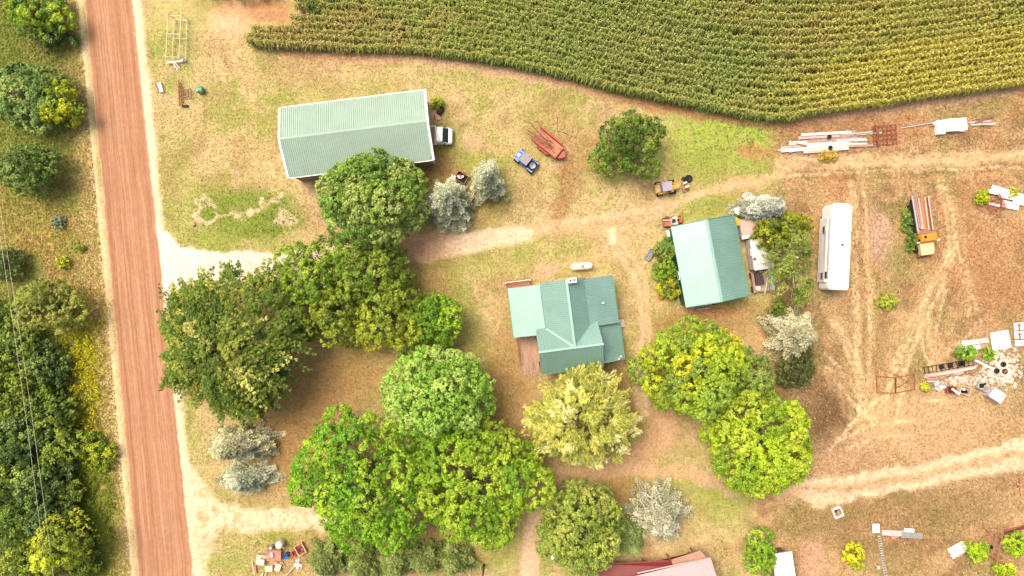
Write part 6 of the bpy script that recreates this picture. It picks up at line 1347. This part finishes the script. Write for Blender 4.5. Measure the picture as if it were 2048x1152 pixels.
# tub, panel, sheets, ladder at the bottom right
crate('plastic_tub', 'white tub holding orange things beside the pale farm track', 'tub', 1675, 1025, 22, 1.05, 1.1, .5, WHITEG, mat('greyish_inside', (150, 140, 140), .6), [(.1, .0, .3, .45, .3, 10, ORG), (-.05, .2, .25, .2, .3, 50, BLACK), (.1, -.22, .3, .25, .28, 30, PLY)])
simple('square_panel', 'white square panel with a centre hole at the top of the metal ladder', 'panel', 1751.5, 1056.5, -1, [('panel', MB().box((0, 0, .35), (.82, 1.05, .08), bev=.03), WHITE), ('hole', MB().lathe((0, 0, .36), [(.06, 0), (.06, .05)], 12), DARK), ('box', MB().box((0, 0, .15), (.7, .9, .3)), METAL)], z=.3)
m = MB(); panel(m, [(-1.35, -.32, .22), (1.3, -.32, .22), (1.3, .32, .22), (-1.35, .32, .22)], (0, 1, 0), rib=.12); single('corrugated_sheet', 'pale corrugated metal sheet lying in the grass, left half of the strip', 'sheet', 1785, 1065, -3, m, mat('pinkish_tin2', (226, 214, 210), .5, var=.08, rgb2=(206, 160, 140), thr=.66))
m = MB(); panel(m, [(-1.3, -.34, .3), (1.2, -.34, .3), (1.2, .34, .3), (-1.3, .34, .3)], (0, 1, 0), rib=.1); single('corrugated_sheet', 'grey ribbed metal sheet lying in the grass, right half of the strip', 'sheet', 1822, 1069, -4, m, METAL)
single('plywood_sheet', 'salmon coloured board sticking out below the corrugated sheets', 'board', 1786, 1071, 10, MB().prism([(-.6, .5), (.7, .5), (.75, -.15), (-.15, -.5)], .05, .1), mat('salmon_stone', (222, 160, 140), .8)); single('tin_scrap', 'white lid behind the right end of the corrugated sheets', 'lid', 1817, 1061, -4, MB().box((0, 0, .15), (1.2, .55, .12), bev=.05), WHITE)
t = thing('ladder', 'long metal ladder lying in the dry grass and running off the bottom edge', 'ladder', 1765, 1116, -80, .1)
m = MB(); m.box((0, .17, .12), (5.4, .06, .08)); m.build('rail', METAL, t); m = MB(); m.box((0, -.17, .12), (5.4, .06, .08)); m.build('rail', METAL, t)
for k in range(19): MB().box((-2.6+.29*k, 0, .12), (.04, .3, .04)).build('rung', WHITE, t)
single('boulder', 'pale stone beside the lower end of the metal ladder', 'stone', 1756, 1135, 0, MB().box((0, 0, .1), (.5, .42, .25), bev=.08, tx=.7, ty=.7), CONC)
t = thing('white_tank_shell', 'bright white sheet metal shell lying left of the rusty pipe rack', 'shell', 1917, 1102, 28, .3)
m = MB(); n = 10; vs = []
for i in range(n+1): a = math.pi*(i/n)*.6+math.pi*.2; vs += [(-1.05+.1*math.sin(i*2.1), .85*math.cos(a), .75*math.sin(a)-.35), (1.05+.1*math.sin(i*1.7), .85*math.cos(a), .75*math.sin(a)-.35)]
m.add(vs+[(x, y, z-.03) for x, y, z in vs], [(2*i, 2*i+1, 2*i+3, 2*i+2) for i in range(n)]+[(2*n+2+2*i+2, 2*n+2+2*i+3, 2*n+2+2*i+1, 2*n+2+2*i) for i in range(n)]); m.build('shell', mat('blown_white', (255, 255, 255), .4, var=.05, scale=6), t); MB().box((0, 0, .42), (1.9, .03, .02)).build('seam', METAL, t)
t = thing('pipe_rack', 'rusty pink pipe rack frame at the lower right with a sapling through it', 'rack', 1982, 1092, -12, .5)
m = MB()
for x in (-.62, .05, .75): m.tube([(x, -1.7 if x > .5 else -1.0, .9), (x, 1.75, .9)], .05, 6)
for y in (1.7, .4, -.95): m.tube([(-.65, y, .88), (.78, y, .88)], .045, 6)
m.build('frame', RUSTP, t); m = MB()
for x in (-.6, .72):
    for y in (1.6, -.9): m.tube([(x, y, 0), (x, y, .9)], .04, 6)
m.tube([(-.6, 1.6, .1), (.72, .4, .85)], .035, 6); m.tube([(-1.3, .6, .4), (-.5, 1.2, .5)], .05, 6); m.tube([(-.4, -1.0, .4), (1.1, -1.6, .5)], .06, 6); m.build('brace', RUST, t)
MB().lathe((.35, -.2, .05), [(.2, 0), (.25, .1), (.2, .2)], 14).build('hub', BLACK, t)
rod('steel_rod', 'thin rusty rods crossing above the rusty pipe rack', 'rod', [(1962, 1036, .1), (1967, 1058, .3), (1985, 1054, .3), (1998, 1058, .1)], .03, RUST)
t = thing('steel_beam', 'dark rusty channel beam entering from the right edge', 'beam', 2032, 1059, 16, .2)
MB().box((0, 0, .15), (2.7, .38, .06)).build('web', mat('dark_rust', (110, 62, 50), .9), t)
for s in (-1, 1): MB().box((0, s*.2, .2), (2.7, .04, .2)).build('flange', RUSTP, t)
t = thing('marker_post', 'thin rusty post with a cross piece at the right edge above the beam', 'post', 2043, 975, 3, .4)
m = MB(); m.tube([(0, 1.3, .2), (.05, -1.2, .1)], .05, 6); m.build('post', RUSTP, t); MB().box((.1, .1, .3), (.9, .1, .1), rz=5).build('cross_piece', RUSTP, t); MB().box((-.25, .35, .3), (.5, .06, .06), rz=-25).build('bracket', PALET, t)
# scrap at the bottom left, beside the southern driveway
t = thing('work_table', 'low table with a faded red ribbed top in the scrap pile by the driveway', 'table', 547.5, 1111, 1, .7)
m = MB()
for k in range(10): m.box((-.77+.17*k, 0, .72), (.162, 1.2, .05))
m.build('table_top', mat('faded_red_boards', (222, 126, 108), .7, var=.14, scale=3, rgb2=(226, 160, 140), thr=.5), t)
for x in (-.7, .7):
    for y in (-.5, .5): MB().box((x, y, .35), (.08, .08, .7)).build('leg', RUSTW, t)
t = thing('jug', 'white jug standing on the faded red table', 'jug', 544, 1109, 15, .9, zb=.75); MB().box((0, 0, .2), (.3, .5, .4), bev=.07).build('body', WHITE, t); MB().lathe((0, .15, .38), [(.05, 0), (.05, .08)], 10).build('cap', METAL, t)
t = thing('storage_tank', 'large white round tank standing behind the faded red table', 'tank', 560, 1088.5, 0, .8)
MB().lathe((0, 0, 0), [(.42, 0), (.45, .05), (.45, 1.15), (.4, 1.28), (.12, 1.34)], 26).build('tank', mat('greenish_white', (222, 228, 208), .5, var=.04), t, True); MB().lathe((0, 0, 1.3), [(.12, 0), (.12, .08), (.1, .09)], 14).build('lid', WHITEG, t)
t = thing('storage_tank', 'small grey bottle shaped tank left of the large white tank', 'tank', 543, 1094.5, 0, .5)
MB().lathe((0, 0, 0), [(.2, 0), (.24, .04), (.24, .5), (.12, .7), (.08, .8)], 18).build('tank', mat('mauve_grey', (176, 160, 164), .5), t, True); MB().lathe((0, 0, .76), [(.13, 0), (.13, .12), (.1, .13)], 12).build('lid', WHITE, t)
t = thing('barrel', 'light blue topped barrel right of the faded red table', 'barrel', 573, 1111, 0, .5)
MB().lathe((0, 0, 0), [(.28, 0), (.31, .03), (.31, .84), (.28, .88), (.27, .84)], 22).build('drum', mat('deep_blue_barrel', (20, 92, 170), .5), t, True); MB().lathe((0, 0, .8), [(.27, 0), (.27, .03)], 20).build('lid', mat('light_blue_lid', (130, 206, 240), .5), t)
for s in (-.09, .09): MB().lathe((s, 0, .82), [(.03, 0), (.03, .05)], 8).build('bung', DARK, t)
t = thing('barrel', 'bright red tub leaning beside the light blue barrel', 'tub', 588, 1107, 30, .3)
MB().lathe((0, 0, 0), [(.24, 0), (.32, .42), (.34, .44), (.3, .44), (.24, .1)], 20).build('tub', REDP, t, True); MB().lathe((0, 0, .12), [(.24, 0), (.24, .02)], 14).build('content', mat('deep_red', (150, 26, 28), .6), t)
t = thing('bucket', 'tan bucket between the light blue barrel and the red tub', 'bucket', 582.5, 1110, 30, .3); MB().lathe((0, 0, 0), [(.18, 0), (.23, .4), (.2, .4), (.18, .15)], 14).build('bucket', mat('salmon_stone', (222, 160, 140), .8), t, True); MB().tube([(-.22, 0, .38), (0, .1, .5), (.22, 0, .38)], .012, 5).build('handle', METAL, t)
t = crate('slatted_crate', 'open orange brown slatted crate holding a coiled hose by the bottom spruces', 'crate', 601.5, 1098, 28, 1.05, 1.25, .55, mat('peach_crate', (240, 176, 136), .8), RUSTP)
for k in range(7): MB().box((.49, -.5+.17*k, .57), (.1, .06, .04)).build('slat', WHITE, t); MB().box((-.49, -.5+.17*k, .57), (.1, .06, .04)).build('slat', WHITE, t)
m = MB(); m.tube([(.28*math.cos(a/3.), .28*math.sin(a/3.)-.1, .2+.005*a) for a in range(0, 38)], .05, 6); m.build('hose', mat('brown_hose', (120, 62, 48), .6), t)
t = thing('workbench', 'pale grey bench with an L shaped top at the left of the scrap pile', 'bench', 521.5, 1120, -6, .6)
MB().box((-.25, 0, .6), (.55, 1.2, .08)).build('top', mat('pale_grey_bench', (216, 206, 180), .7), t); MB().box((.25, .42, .58), (.9, .4, .08)).build('top', mat('greyish_tan', (206, 180, 160), .7), t); MB().box((.25, -.25, .5), (.45, .7, .4), bev=.05).build('drawer_box', mat('pinkish_white_panel', (240, 222, 212)), t)
for x, y in ((-.4, .5), (-.4, -.5), (.6, .5), (0, -.5)): MB().box((x, y, .28), (.07, .07, .56)).build('leg', BLACK, t)
t = thing('cardboard_box', 'cream closed box in front of the faded red table', 'box', 538.5, 1136.5, 3, .4); MB().box((0, 0, .3), (.85, .65, .6), bev=.02).build('box', mat('cream_box', (248, 228, 196), .7, var=.04), t); MB().box((0, 0, .615), (.1, .6, .01)).build('tape', PALET, t)
t = thing('cardboard_box', 'cream crate standing tilted right of the closed cream box', 'box', 556.5, 1134, -20, .4); MB().box((0, 0, .3), (.65, .85, .6), bev=.02).build('box', mat('cream_box2', (250, 232, 200), .7, var=.04), t)
for k in range(3): MB().box((0, -.25+.25*k, .61), (.5, .03, .02)).build('slot', RUSTP, t)
for k, (x, y, l, w_, r, m_, lb) in enumerate([(549, 1125, 1.0, .45, -30, 'tb', 'tan board between the red table and the cream boxes'), (544, 1127, .9, .2, 35, 'ply', 'orange strip of wood crossing the tan board'), (566, 1128, .8, .35, -60, 'tb', 'tan plank right of the tilted cream crate'), (508, 1135, 1.6, .12, -80, 'pal', 'pale stake lying at the far left of the scrap pile'), (512, 1137, 1.0, .22, -85, 'ply', 'orange brown board beside the pale stake'), (585, 1137, 2.6, .1, 47, 'pal', 'long pale pole leaning towards the bottom spruces'), (525, 1149, .7, .2, 65, 'pal', 'pale piece of wood at the bottom edge of the scrap pile'), (531, 1150, .8, .1, 70, 'pal', 'thin white strip at the bottom edge of the scrap pile')]):
    single('plank', lb, 'plank', x, y, r, MB().box((0, 0, .1), (l, w_, .06), ry=4), {'tb': mat('tan_board', (222, 176, 134), .8), 'ply': PLY, 'pal': PALET}[m_], zb=.03*k)
t = thing('plastic_sheeting', 'crumpled white sheeting at the foot of the first bottom spruce', 'sheeting', 592, 1127, 30, .2)
for k in range(7): MB().box((random.uniform(-.3, .3), random.uniform(-.45, .45), .08+.02*k), (random.uniform(.3, .6), random.uniform(.15, .35), .04), rz=random.uniform(0, 180), rx=random.uniform(-15, 15)).build('sheet_fold', WHITE, t)
t = thing('white_post', 'short white marker post with a dark face by the leafy bush at the bottom', 'post', 1499, 1133, 10, .6)
MB().box((0, 0, .6), (.3, .9, 1.2), bev=.02).build('post', WHITE, t); MB().box((.05, 0, 1.21), (.2, .7, .04)).build('cover', mat('bluish_grey', (150, 146, 152)), t)

# loose sticks and litter round the scrap
random.seed(77)
GRP = {'lumber': (1655, 286, 75, 20, 'weathered sticks strewn round the lumber heap', 'thin weathered stick strewn round the lumber heap below the corn', 26),
       'rubble': (1900, 752, 60, 14, 'broken laths strewn round the long beams', 'thin broken lath strewn among the beams west of the rubble', 26),
       'sheets': (1990, 405, 30, 14, 'rusty bars strewn round the white sheets', 'thin rusty bar strewn round the white scrap sheets', 14)}
for k_, (cx, cy, rx, ry, grp, lb, n) in GRP.items():
    for i in range(n):
        x, y = cx+random.uniform(-rx, rx), cy+random.uniform(-ry, ry); l = random.uniform(.5, 2.2)
        m = MB(); m.tube([(-l/2, 0, .03), (0, random.uniform(-.06, .06), random.uniform(.04, .14)), (l/2, 0, .03)], random.uniform(.02, .05), 5)
        single('wood_stick' if k_ != 'sheets' else 'steel_bar', lb, 'stick' if k_ != 'sheets' else 'bar', x, y, (6 if k_ == 'lumber' else 12)+random.uniform(-35, 35), m, [SILV, RUSTW, mat('brown_steel', (150, 108, 78), .8), SLAB][i % 4] if k_ != 'sheets' else RUSTP, grp, zb=random.uniform(0, .22))
